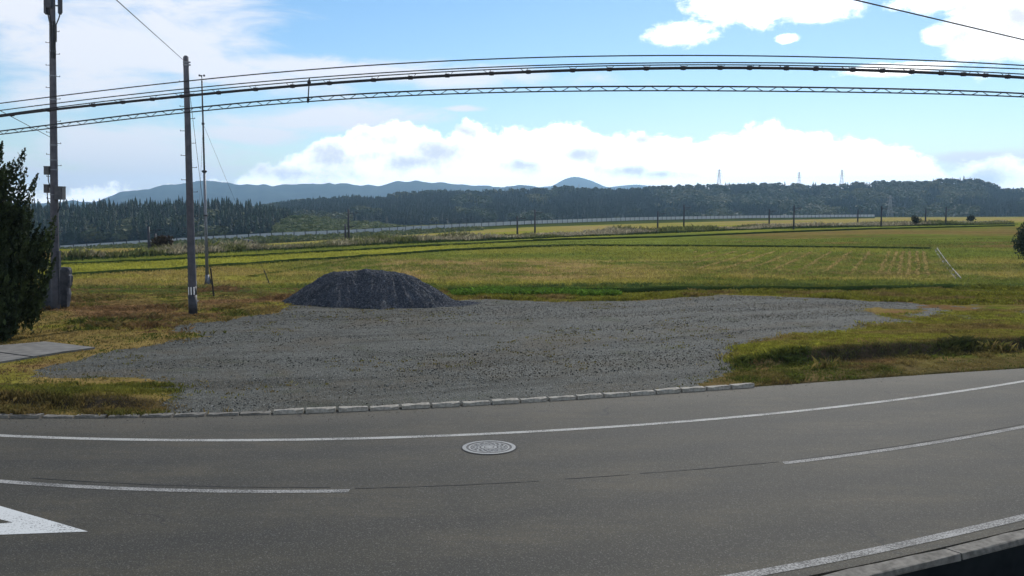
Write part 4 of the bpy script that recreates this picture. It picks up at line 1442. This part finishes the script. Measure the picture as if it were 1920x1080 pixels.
# juniper at the left edge
jb = G(-62, 636)
jun = thing('juniper_tree', tuple(jb), 'dark juniper tree with flame-like shoots at the left edge', 'tree')
jx = lambda px, py: (at(px, py, jb[1]) - jb)
b = MB(); b.tube([(0, 0, -0.2), (0.05, 0, 0.6), (0.0, 0.1, 1.6), (0.05, 0, 3.2), (0, 0, 5.0)], [0.2, 0.17, 0.14, 0.10, 0.04], 10)
for k in range(10):
    a = k * 2.4; z = 0.7 + k * 0.38
    b.tube([(0, 0, z), (0.7 * math.cos(a), 0.7 * math.sin(a), z + 0.35), (1.3 * math.cos(a), 1.3 * math.sin(a), z + 1.0)], [0.06, 0.04, 0.015], 6)
b.build('trunk', M_bark, jun)
outl = [(5, 265, 0), (44, 277, 0), (27, 300, 0), (56, 316, 0), (65, 325, 0), (108, 405, 1), (100, 430, 1), (88, 425, 1), (104, 452, 1), (75, 440, 1), (60, 385, 0), (48, 345, 0), (20, 320, 0)]
shoots = []
for (x, y, q) in outl:
    tp = jx(x, y); shoots.append((tp + np.array((0, rng.uniform(-0.3, 0.3), 0)), 1.25 if q == 0 else 0.9))
# silhouette: px limit of the crown by height
ry = np.array([250, 300, 360, 410, 450, 490, 530, 560, 590, 612, 640]); rxp = np.array([14, 34, 52, 86, 108, 112, 98, 66, 36, 10, -10])
while len(shoots) < 640:
    y = rng.uniform(215, 572); lim = np.interp(y, ry, rxp)
    Rr = (lim + 62) / FPX * jb[1]
    a = rng.uniform(0, 2 * math.pi); rr = Rr * (0.15 + 0.80 * rng.random() ** 0.6)
    z = jx(0, y)[2]
    shoots.append((np.array((rr * math.cos(a), rr * math.sin(a) * 0.8, z)), rng.uniform(0.7, 1.2)))
PP = []; SS = []; CO = []; UD = []
for tp, ln in shoots:
    m_ = int(230 * ln)
    t = rng.random(m_) ** 0.8
    out_ = np.array((tp[0], tp[1], 0)); r_ = np.linalg.norm(out_) + 1e-6; out_ = out_ / r_
    ax = np.array((0, 0, 1.0)) + out_ * 0.42
    ln = ln * 1.25
    wdt = 0.21 * ln * np.clip(1 - t, 0.0, 1) ** 0.75 + 0.010
    c = tp[None] - ax[None] * (ln * (1 - t))[:, None] * 0.95
    PP.append(c + rng.normal(0, 1, (m_, 3)) * (wdt * 0.42)[:, None]); SS.append(rng.uniform(0.07, 0.13, m_) * (0.6 + 1.0 * (1 - t)))
    UD.append(np.repeat(ax[None], m_, 0))
    CO.append(np.repeat(mixc(GR((0.010, 0.018, 0.009)), GR((0.042, 0.058, 0.020)), np.array([rng.random()])), m_, 0) * rng.uniform(0.7, 1.3, (m_, 1)))
V, F, Cc = leaf_cards(np.vstack(PP), np.concatenate(SS), np.vstack(CO), np.vstack(UD) * 1.6)
obj('crown', np_mesh('crown', V, F, Cc), M_juniper, jun)


def bush(name, base, w_, h_, d_, nl, ls, c0, c1, label, cat='bush', group=None, trunk=True, mat=None, lobes=9):
    t = thing(name, tuple(base), label, cat, group)
    if trunk:
        b = MB()
        for k in range(4):
            a = k * 1.7
            b.tube([(0, 0, -0.1), (w_ * 0.12 * math.cos(a), d_ * 0.12 * math.sin(a), h_ * 0.35), (w_ * 0.26 * math.cos(a), d_ * 0.26 * math.sin(a), h_ * 0.75)], [h_ * 0.03, h_ * 0.02, h_ * 0.008], 6)
        b.build('trunk', M_bark, t)
    lc = rng.normal(0, 1, (lobes, 3)); lc /= np.linalg.norm(lc, axis=1)[:, None]; lc *= rng.uniform(0.2, 0.62, (lobes, 1))
    lr = rng.uniform(0.3, 0.48, lobes)
    k = rng.integers(0, lobes, nl)
    q = rng.normal(0, 1, (nl, 3)); q /= np.linalg.norm(q, axis=1)[:, None]; q *= rng.uniform(0.55, 1.05, (nl, 1))
    P = (lc[k] + q * lr[k][:, None]) * np.array((w_ / 2, d_ / 2, h_ / 2)) + np.array((0, 0, h_ * 0.44))
    P = P[P[:, 2] > 0.02]
    cc = mixc(c0, c1, rng.random(lobes)[k][:len(P)]) * rng.uniform(0.6, 1.4, (len(P), 1))
    V, F, Cc = leaf_cards(P, rng.uniform(0.7, 1.3, len(P)) * ls, cc)
    obj('crown', np_mesh('crown', V, F, Cc), mat or M_leaf, t)
    return t


rb = G(1946, 496)
bush('roadside_bush', rb, 5.6, 5.0, 4.2, 15000, 0.22, GR((0.018, 0.028, 0.016)), GR((0.04, 0.055, 0.03)), 'dark leafy bush at the right edge of the paddies', lobes=34)
q = G(309, 474); bush('brown_bush', q, 4.0, 2.5, 3.0, 900, 0.32, GR((0.030, 0.024, 0.018)), GR((0.055, 0.042, 0.026)), 'dark brown bush among the reeds beside the first trackside poles')
q = G(1716, 423); bush('round_bush', q, 2.6, 2.6, 2.4, 700, 0.25, GR((0.012, 0.02, 0.012)), GR((0.025, 0.035, 0.018)), 'small round dark bush standing alone beyond the paddies', lobes=22)
q = G(1820, 420); bush('small_tree', q, 2.2, 2.6, 2.0, 500, 0.35, GR((0.015, 0.022, 0.014)), GR((0.03, 0.04, 0.02)), 'small dark tree beside the pale reeds', 'tree', lobes=22)
# bright weeds beside the heap
q = G(895, 556)
parts = []
X = rng.uniform(q[0] - 1.2, q[0] + 6.5, 1700); Y = rng.uniform(42.0, 45.0, 1700)
parts.append(tufts(X, Y, 6, 0.09, np.full(1700, 0.26) * (0.5 + fbm(X, Y, 90)), 0.04, var(GR((0.085, 0.15, 0.02)), 1700), 0.5))
grass_obj('bright_weeds', parts, 'bright green weeds behind the right foot of the gravel heap')
# bank weeds with long leaves on the right verge
parts = []
for (px_, py_) in [(1555, 690), (1862, 655), (1885, 660)]:
    c = G(px_, py_)
    m_ = 46
    parts.append(blades(c[0] + rng.normal(0, 0.2, m_), c[1] + rng.normal(0, 0.1, m_), np.full(m_, c[2]), rng.uniform(0.12, 0.34, m_), np.full(m_, 0.012), var(mixc(C_GREEN, C_DRY * 1.0, rng.random(m_)), m_), 0.45))
grass_obj('long_weeds', parts, 'long leaved weeds hanging over the verge bank')

# ------------------------------------------------------------------ reeds, shrub belt, barrier, track poles
def belt(pxs, n, hgt, wd, colf, depth_m, per=5):
    P = np.array([G(x, y) for x, y in pxs])
    t = np.r_[0, np.cumsum(np.linalg.norm(np.diff(P[:, :2], axis=0), axis=1))]
    q = rng.uniform(0, t[-1], n)
    X = np.interp(q, t, P[:, 0]); Y = np.interp(q, t, P[:, 1]) + rng.uniform(0, depth_m, n)
    hh = hgt * (0.15 + 1.5 * fbm(q * 0.09, Y * 0.2, 92, 5) ** 1.5) * rng.uniform(0.6, 1.2, n)
    return tufts(X, Y, per, wd * 3, hh, wd, colf(n, q, Y), 0.3)


def reed_col(n, q, Y):
    t = fbm(q * 0.05, Y * 0.3, 93)
    c = mixc(GR((0.30, 0.26, 0.17)), GR((0.12, 0.13, 0.04)), sstep(t, 0.4, 0.62))
    return c * rng.uniform(0.6, 1.35, (n, 1))


parts = [belt(LINE_E[1:-1], 11000, 1.15, 0.13, reed_col, 9.0)]
# darker foot of the reed belt
parts.append(belt(LINE_E[1:-1] + (0, 0.5), 5000, 0.45, 0.2, lambda n, q, Y: C_DGREEN * rng.uniform(0.6, 1.3, (n, 1)), 2.0, 4))
P, F, Cc = join(parts)
tag(obj('reeds', np_mesh('reeds', P, F, Cc), M_grass), 'belt of pale plumed reeds along the track beyond the paddies', 'reeds', kind='stuff')

# barrier / fence with many panels
FT = GR([(60, 463), (115, 460), (300, 448), (500, 437), (650, 431), (850, 420), (1000, 413), (1200, 407), (1400, 404), (1640, 402)], float)
FD = lambda px: np.interp(px, [60, 115, 650, 1000, 1640], [300, 305, 350, 420, 640])
px_ = np.linspace(60, 1640, 800)
py_ = np.interp(px_, FT[:, 0], FT[:, 1])
fp = np.array([at(a, b_, FD(a)) for a, b_ in zip(px_, py_)])
t = np.r_[0, np.cumsum(np.linalg.norm(np.diff(fp[:, :2], axis=0), axis=1))]
nseg = 130
tq = np.linspace(0, t[-1], nseg + 1)
sm = lambda a: np.convolve(np.pad(a, 12, mode='edge'), np.ones(25) / 25, 'valid')
fpt = np.stack([np.interp(tq, t, sm(fp[:, k]) if k == 2 else fp[:, k]) for k in range(3)], -1)
fence = thing('trackside_barrier', tuple(fpt[0]), 'long low grey barrier fence running below the wooded hills', 'fence')
seg = t[-1] / nseg
FH = 3.3
b = MB(); b.box((0, 0, -FH * 0.5), (seg * 0.97, 0.12, FH * 0.98)); pm = b.mesh('panel'); pm.materials.append(M_barrier)
b = MB(); b.box((0, 0, -FH * 0.28), (seg * 0.97, 0.12, FH * 0.5)); pm2 = b.mesh('panel'); pm2.materials.append(M_barrier)
b = MB(); b.box((0, 0, -2.4), (0.30, 0.30, 5.2)); pom = b.mesh('post'); pom.materials.append(M_darksteel)
for i in range(nseg + 1):
    o = obj('post', pom, None, fence, fpt[i] - fpt[0])
    if i < nseg:
        mid = 0.5 * (fpt[i] + fpt[i + 1]) - fpt[0]; d = fpt[i + 1] - fpt[i]
        mpx = project(fpt[i])[0]
        o = obj('panel', pm2 if (mpx < 345 or 780 < mpx < 1090) else pm, None, fence, mid)
        o.rotation_euler = (0, -math.atan2(d[2], math.hypot(d[0], d[1])), math.atan2(d[1], d[0]))
# embankment under it
V = []; m_ = nseg + 1
for (dy, dz) in ((0, -1.6), (-8, -3.2), (-26, -6.5)):
    V.append(np.c_[fpt[:, 0] * (1 + dy / fpt[:, 1]), fpt[:, 1] + dy, fpt[:, 2] + dz])
V = np.vstack(V)
tag(obj('embankment', np_mesh('embankment', V, np.array([(k * m_ + i, k * m_ + i + 1, (k + 1) * m_ + i + 1, (k + 1) * m_ + i) for k in range(2) for i in range(m_ - 1)]), mixc(C_GREEN, C_DGREEN, fbm(V[:, 0] * 0.1, V[:, 1] * 0.1, 95)), True), M_ground), kind='structure')
# shrub belt in front of the barrier
n = 2600
pxr = rng.uniform(60, 900, n); f_ = rng.random(n)
yt = np.interp(pxr, FT[:, 0], FT[:, 1])
Yd = FD(pxr) - 6 - 30 * f_
PB = np.array([at(a, b_, c_) for a, b_, c_ in zip(pxr, yt + 10 + 9 * f_, Yd)])
sz = rng.uniform(0.8, 1.7, n)
per = 16
q = rng.normal(0, 1, (n, per, 3)); q /= np.linalg.norm(q, axis=2)[..., None]; q[..., 2] = abs(q[..., 2]) * 1.1 - 0.3
PL = (PB[:, None] + q * sz[:, None, None] * np.array((1.2, 1.0, 0.8))).reshape(-1, 3)
cb = mixc(GR((0.05, 0.075, 0.025)), GR((0.15, 0.16, 0.06)), rng.random(n))
V, F, Cc = leaf_cards(PL, np.repeat(sz * 0.75, per), np.repeat(cb, per, 0) * rng.uniform(0.6, 1.4, (n * per, 1)))
tag(obj('shrub_belt', np_mesh('shrub_belt', V, F, Cc), M_leaf), 'belt of light green shrubs below the grey barrier', 'shrubs', kind='stuff')

ORD = ['first', 'second', 'third', 'fourth', 'fifth', 'sixth', 'seventh', 'eighth', 'ninth', 'tenth', 'eleventh', 'twelfth', 'thirteenth', 'fourteenth']
tp = [(280, 425, 477), (292, 438, 473), (648, 420, 456), (654, 392, 455), (970, 405, 441), (1003, 393, 439), (1233, 396, 434), (1282, 383, 431), (1442, 392, 426), (1488, 385, 429), (1608, 392, 422), (1652, 386, 424), (1735, 391, 421), (1773, 388, 421)]
for i, (x, y0, y1_) in enumerate(tp):
    q = G(x, y1_ + 1)
    hgt = at(x, y0, q[1])[2] - q[2]
    t = thing('trackside_pole', tuple(q), f'dark trackside pole beyond the paddies, {ORD[i]} of the row counted from the left', 'pole', 'poles along the track')
    b = MB(); b.tube([(0, 0, -0.3), (0, 0, hgt)], [0.17, 0.13], 8); b.build('shaft', M_darksteel, t, True)
    b = MB(); b.tube([(-0.1, 0, hgt * 0.86), (1.5, 0.2, hgt * 0.90)], 0.045, 6); b.tube([(-0.1, 0, hgt * 0.72), (1.3, 0.2, hgt * 0.89)], 0.035, 6); b.build('bracket_arm', M_darksteel, t)

# low shed, hut
q = G(466, 459)
sh = thing('low_shed', tuple(q), 'low dark grey shed with a rusty end beyond the reeds', 'shed')
sw = 17 / FPX * q[1]; hh_ = 10 / FPX * q[1]
b = MB(); b.add([(-sw / 2, 0, 0), (sw / 2, 0, 0), (sw / 2, 2, 0), (-sw / 2, 2, 0), (-sw / 2 - 0.1, 0, hh_), (sw / 2 - 0.5, 0, hh_ * 0.8), (sw / 2 - 0.5, 2, hh_ * 0.8), (-sw / 2 - 0.1, 2, hh_)],
                [(0, 1, 5, 4), (1, 2, 6, 5), (2, 3, 7, 6), (3, 0, 4, 7)]); b.build('wall', M_shed, sh)
b = MB(); b.add([(-sw / 2 - 0.3, -0.2, hh_), (sw / 2 - 0.4, -0.2, hh_ * 0.8), (sw / 2 - 0.4, 2.2, hh_ * 0.8), (-sw / 2 - 0.3, 2.2, hh_), (-sw / 2 - 0.3, -0.2, hh_ + 0.06), (sw / 2 - 0.4, -0.2, hh_ * 0.8 + 0.06), (sw / 2 - 0.4, 2.2, hh_ * 0.8 + 0.06), (-sw / 2 - 0.3, 2.2, hh_ + 0.06)],
                [(0, 1, 5, 4), (1, 2, 6, 5), (2, 3, 7, 6), (3, 0, 4, 7), (4, 5, 6, 7)]); b.build('roof', M_shed, sh)
b = MB(); b.box((sw / 2 + 0.5, 0.6, hh_ * 0.28), (1.2, 1.2, hh_ * 0.56)); b.build('lean_to', M_red, sh)

# ------------------------------------------------------------------ hills, woods, mountains
def ridge(name, crest, base_off, Dc, Db, mat, nT=14, seed=0, amp=5.0, back=200.0, npx=260, px_range=None, drop=0):
    """crest: [(px,py)] ; base_off: photo y of the foot; Dc/Db distance of crest/foot as functions of px"""
    cr = GR(crest, float)
    lo, hi = px_range or (cr[0, 0], cr[-1, 0])
    px = np.linspace(lo, hi, npx)
    yc = np.interp(px, cr[:, 0], cr[:, 1]) + drop
    rows = []
    for i in range(nT + 1):
        t = i / nT
        d = Db(px) + (Dc(px) - Db(px)) * t
        yy = base_off(px) + (yc - base_off(px)) * t ** 0.85 + amp * (fbm(px * 0.018, np.full_like(px, t * 3.2), seed) - 0.5) * math.sin(math.pi * t) * 2
        a = (px - 960) / FPX
        rows.append(np.stack([a * d, d, HC + (400 - yy) / FPX * d], -1))
    last = rows[-1]
    for bd, bz in ((back * 0.4, 0.25), (back, 1.0)):
        q = last.copy(); q[:, 0] *= 1 + bd / q[:, 1]; q[:, 1] += bd; q[:, 2] -= bz * back * 0.3
        rows.append(q)
    V = np.stack(rows, 0)
    nr = len(rows)
    I = np.arange(nr * npx).reshape(nr, npx)
    qd = np.stack([I[:-1, :-1], I[:-1, 1:], I[1:, 1:], I[1:, :-1]], -1).reshape(-1, 4)
    o = obj(name, np_mesh(name, V.reshape(-1, 3), qd, None, True), mat)
    o['kind'] = 'structure'
    grid = V[:nT + 1]

    def sample(u, t):
        x = (u - lo) / (hi - lo) * (npx - 1); i = np.clip(x.astype(int), 0, npx - 2); fx_ = (x - i)[:, None]
        y = t * nT; j = np.clip(y.astype(int), 0, nT - 1); fy_ = (y - j)[:, None]
        return (grid[j, i] * (1 - fx_) + grid[j, i + 1] * fx_) * (1 - fy_) + (grid[j + 1, i] * (1 - fx_) + grid[j + 1, i + 1] * fx_) * fy_
    return sample, lo, hi


def conifer_proto(seed, nb=13):
    r = np.random.default_rng(seed)
    V = []; F = []
    for L in range(nb):
        z = 0.12 + 0.86 * L / (nb - 1)
        rad = 0.20 * (1 - (L / (nb - 0.2)) ** 1.15) + 0.012
        m_ = 6 if L < nb - 2 else 4
        for k in range(m_):
            a = k / m_ * 6.283 + r.uniform(0, 1.2) + L
            rr = rad * r.uniform(0.65, 1.15)
            c_, s_ = math.cos(a), math.sin(a)
            w_ = rr * 0.55
            i = len(V)
            V += [(0, 0, z + 0.07), (rr * c_ - w_ * s_, rr * s_ + w_ * c_, z - 0.03 * r.random() - 0.02), (rr * c_ + w_ * s_, rr * s_ - w_ * c_, z - 0.03 * r.random() - 0.02), (rr * 1.25 * c_, rr * 1.25 * s_, z - 0.045)]
            F += [(i, i + 1, i + 2), (i + 1, i + 3, i + 2)]
    i = len(V); V += [(-0.02, 0, 0.9), (0.02, 0, 0.9), (0, 0, 1.04)]; F.append((i, i + 1, i + 2))
    return np.array(V), np.array(F)


def broad_proto(seed, nl=70):
    r = np.random.default_rng(seed)
    lobes = r.normal(0, 1, (7, 3)); lobes /= np.linalg.norm(lobes, axis=1)[:, None]; lobes *= 0.24
    V = []; F = []
    for k in range(nl):
        q = r.normal(0, 1, 3); q /= np.linalg.norm(q); q[2] = abs(q[2]) * 1.1 - 0.25
        c = lobes[k % 7] + q * r.uniform(0.22, 0.34) + (0, 0, 0.55)
        n_ = q + r.normal(0, 0.5, 3); n_ /= np.linalg.norm(n_)
        s = np.cross(n_, r.normal(0, 1, 3)); s /= np.linalg.norm(s); u = np.cross(n_, s)
        sz_ = r.uniform(0.09, 0.17)
        i = len(V)
        V += [c + s * sz_, c + u * sz_ * 0.9, c - s * sz_, c - u * sz_ * 0.8]
        F += [(i, i + 1, i + 2), (i, i + 2, i + 3)]
    return np.array(V), np.array(F)


CON = [conifer_proto(100 + i) for i in range(5)]
BRO = [broad_proto(200 + i) for i in range(5)]


def wood(name, P, hgt, wid, kind, cols, label, mat):
    Vs = []; Fs = []; Cs = []; o = 0
    pr = rng.integers(0, 5, len(P))
    for kd, protos in (('c', CON), ('b', BRO)):
        for i in range(5):
            k = (kind == kd) & (pr == i)
            n = k.sum()
            if n == 0: continue
            v, f = protos[i]
            th = rng.uniform(0, 6.283, n); c, s = np.cos(th)[:, None], np.sin(th)[:, None]
            x = v[None, :, 0] * c - v[None, :, 1] * s; y = v[None, :, 0] * s + v[None, :, 1] * c
            W_ = wid[k][:, None]; H_ = hgt[k][:, None]
            q = np.stack([x * W_, y * W_, v[None, :, 2] * H_], -1) + P[k][:, None, :]
            cc = cols[k][:, None, :] * rng.uniform(0.65, 1.35, (n, len(v), 1))
            Vs.append(q.reshape(-1, 3)); Cs.append(cc.reshape(-1, 3))
            Fs.append((f[None] + (np.arange(n) * len(v))[:, None, None]).reshape(-1, 3) + o); o += n * len(v)
    ob = obj(name, np_mesh(name, np.vstack(Vs), np.vstack(Fs), np.vstack(Cs)), mat)
    return tag(ob, label, 'woodland', kind='stuff')


CD = GR((0.018, 0.030, 0.014)); CB = GR((0.040, 0.058, 0.020)); CY = GR((0.085, 0.090, 0.028))

# cedar wood on the left
crL = [(-500, 384), (60, 383), (110, 382), (200, 381), (300, 380), (345, 379), (420, 378), (460, 381), (500, 388), (540, 398), (556, 412)]
sm_, lo, hi = ridge('wooded_hill', crL, lambda p: 462 - 0.03 * (p - 60), lambda p: 720 + 0 * p, lambda p: 560 + 0 * p, M_hill, 10, 301, 3.0, 150, 200, (-500, 556), drop=24)
n = 4600
u = rng.uniform(-480, 552, n); t = rng.random(n)
P = sm_(u, t)
nn = fbm(u * 0.03, t * 4, 302)
kind = np.where(((nn > 0.58) & (t < 0.8)) | (rng.random(n) < 0.05), 'b', 'c')
hgt = np.where(kind == 'c', rng.uniform(8.0, 15.5, n), rng.uniform(6, 9, n)); wid = np.where(kind == 'c', hgt * rng.uniform(0.75, 1.05, n), hgt * 1.3)
cols = np.where((kind == 'c')[:, None], mixc(CD, CD * 2.1, rng.random(n) ** 1.5), mixc(CB, CY * 1.2, rng.random(n)))
wood('cedar_wood', P, hgt, wid, kind, cols, 'dark cedar wood with a spiky crest behind the poles', M_needle)

# main wooded ridge
crM = [(430, 402), (500, 388), (560, 378), (640, 372), (680, 371), (700, 375), (760, 363), (830, 360), (900, 361), (960, 358), (1020, 356), (1055, 352), (1100, 355), (1150, 358), (1200, 355), (1240, 352), (1300, 349), (1400, 348), (1500, 347),
       (1560, 350), (1580, 346), (1690, 342), (1740, 343), (1760, 339), (1800, 337), (1825, 338), (1850, 346), (1878, 357), (1900, 356), (2000, 360), (2500, 362)]
sm2, lo, hi = ridge('wooded_ridge', crM, lambda p: 424 + 0 * p - 4 * sstep(p, 1400, 1700), lambda p: np.interp(p, [430, 800, 1300, 2500], [1350, 1450, 1500, 1500]), lambda p: np.interp(p, [430, 800, 1300, 2500], [800, 850, 900, 900]), M_hill, 18, 311, 9.0, 300, 420, (430, 2500), drop=7)
n = 14500
u = rng.uniform(432, 2300, n); t = rng.random(n) ** 0.9
P = sm2(u, t)
nn = fbm(u * 0.016, t * 3.0, 312); nb_ = fbm(u * 0.02, t * 3.5, 313)
kind = np.where(nn > 0.50, 'b', 'c')
kind = np.where((t > 0.93) & (rng.random(n) < 0.6), 'b', kind)
hgt = np.where(kind == 'c', rng.uniform(8, 13, n), rng.uniform(6.5, 11, n)); wid = np.where(kind == 'c', hgt * 1.0, hgt * 1.2)
cols = np.where((kind == 'c')[:, None], mixc(CD, CD * 1.5, rng.random(n)), mixc(CB, CY, np.clip(sstep(nb_, 0.45, 0.7) + rng.normal(0, 0.15, n), 0, 1)))
wood('mixed_wood', P, hgt, wid, kind, cols, 'mixed woodland covering the long ridge beyond the valley', M_leaf)

# light green scrub knoll
crK = [(520, 425), (545, 409), (580, 407), (620, 412), (660, 418), (700, 419), (730, 424), (770, 432)]
sm3, lo, hi = ridge('scrub_knoll', crK, lambda p: 446 - 0.05 * (p - 520), lambda p: 560 + 0 * p, lambda p: 430 + 0 * p, M_hill, 8, 321, 2.0, 60, 80, (515, 770), drop=3)
n = 900
u = rng.uniform(517, 768, n); t = rng.random(n); P = sm3(u, t)
hgt = rng.uniform(1.6, 3.2, n)
wood('scrub', P, hgt, hgt * 1.7, np.full(n, 'b'), mixc(GR((0.075, 0.105, 0.03)), GR((0.14, 0.16, 0.055)), rng.random(n)), 'light green scrub on the low knoll at the end of the cedar wood', M_leaf)

# far mountains
crF = [(-700, 360), (-200, 372), (60, 384), (115, 378), (135, 374), (160, 378), (178, 379), (220, 363), (270, 356), (300, 350), (345, 345), (385, 338), (420, 342), (450, 347), (470, 345), (500, 348), (560, 347), (600, 345), (650, 345), (680, 349), (695, 344), (708, 349),
       (735, 343), (780, 339), (800, 343), (822, 341), (860, 346), (900, 348), (940, 352), (975, 347), (1000, 349), (1035, 353), (1100, 360), (1300, 362), (1700, 366), (2600, 360)]
def rough_crest(cr, s, seed):
    c = GR(cr, float); x = np.arange(c[0, 0], c[-1, 0], 5.0)
    y = np.interp(x, c[:, 0], c[:, 1]); y = np.convolve(np.pad(y, 1, mode='edge'), GR((0.2, 0.6, 0.2)), 'valid') + s * (fbm(x * 0.06, x * 0, seed, 5) - 0.5)
    return np.c_[x, y]
ridge('mountain', rough_crest(crF, 8.0, 331), lambda p: 408 + 0 * p, lambda p: 5600 + 0 * p, lambda p: 3700 + 0 * p, M_mount, 24, 332, 12.0, 900, 640)
crP = [(900, 372), (960, 358), (1010, 352), (1035, 349), (1050, 341), (1062, 335), (1075, 332), (1090, 333.5), (1105, 338), (1125, 347), (1140, 352), (1160, 349), (1185, 346.5), (1200, 347), (1225, 351), (1260, 355), (1400, 362), (2000, 366)]
ridge('mountain', rough_crest(crP, 1.5, 333), lambda p: 402 + 0 * p, lambda p: 8000 + 0 * p, lambda p: 6600 + 0 * p, M_mount, 20, 334, 6.0, 900, 420)


# ------------------------------------------------------------------ lattice towers on the ridge
def tower(px, ytop, ybot, dist, label, mat, arms=3):
    base = at(px, ybot, dist)
    hgt = at(px, ytop, dist)[2] - base[2]
    t = thing('transmission_tower', tuple(base), label, 'tower')
    bw = hgt * 0.13; tw = hgt * 0.02; r_ = hgt * 0.0055
    b = MB()
    for sx_ in (-1, 1):
        for sy_ in (-1, 1):
            b.tube([(sx_ * bw, sy_ * bw, -4), (sx_ * bw * 0.42, sy_ * bw * 0.42, hgt * 0.55), (sx_ * tw, sy_ * tw, hgt)], r_, 5)
    b.build('leg', mat, t)
    b = MB()
    zs = np.linspace(0, 1, 9)
    wz = lambda q: np.interp(q, [0, 0.55, 1], [bw, bw * 0.42, tw])
    for i in range(8):
        a, c = zs[i], zs[i + 1]
        for fc_ in range(4):
            for sg in (-1, 1):
                p0 = (sg * wz(a), -wz(a)); p1 = (-sg * wz(c), -wz(c))
                th = fc_ * math.pi / 2
                ro = lambda p: (p[0] * math.cos(th) - p[1] * math.sin(th), p[0] * math.sin(th) + p[1] * math.cos(th))
                b.tube([(*ro(p0), a * hgt), (*ro(p1), c * hgt)], r_ * 0.6, 4)
    b.build('bracing', mat, t)
    for k in range(arms):
        z = hgt * (0.62 + 0.14 * k)
        L_ = hgt * (0.17 - 0.025 * k)
        b = MB()
        for sg in (-1, 1):
            b.tube([(0, 0, z), (sg * L_, 0, z)], r_ * 0.9, 5); b.tube([(0, 0, z + hgt * 0.05), (sg * L_, 0, z)], r_ * 0.7, 5); b.tube([(sg * L_, 0, z), (sg * L_, 0, z - hgt * 0.05)], r_ * 0.8, 5)
        b.build('cross_arm', mat, t)


M_tower = simple('weathered_tower_steel', (0.34, 0.34, 0.35), (0.42, 0.42, 0.43), 0.5, 0.6, metal=0.3)
M_tower_w = simple('pale_tower_paint', (0.22, 0.23, 0.24), (0.30, 0.31, 0.32), 0.5, 0.6)
tower(1348, 317, 351, 1500, 'tallest lattice tower on the ridge, above the middle of the valley', M_tower)
tower(1498, 322, 350, 1500, 'thin lattice tower on the ridge among spiky treetops', M_tower)
tower(1578, 318, 349, 1500, 'lattice tower on the ridge where the crest steps up', M_tower)
tower(1085, 345, 359, 1480, 'tiny lattice tower in front of the rounded far peak', M_tower)
tower(1668, 366, 414, 820, 'pale lattice tower standing at the foot of the wooded ridge', M_tower_w)

# ------------------------------------------------------------------ haze
b = MB(); b.box((0, 4400, 140), (24000, 10400, 480))
m, nn_, pb_, o_ = new_mat('valley_haze')
m.node_tree.nodes.remove(pb_)
pv = nn_.node('ShaderNodeVolumePrincipled')
pv.inputs['Color'].default_value = (0.44, 0.71, 1.0, 1)
pv.inputs['Density'].default_value = 1.12e-4
pv.inputs['Anisotropy'].default_value = 0.35
m.node_tree.links.new(pv.outputs[0], o_.inputs['Volume'])
tag(b.build('haze', m), kind='stuff')
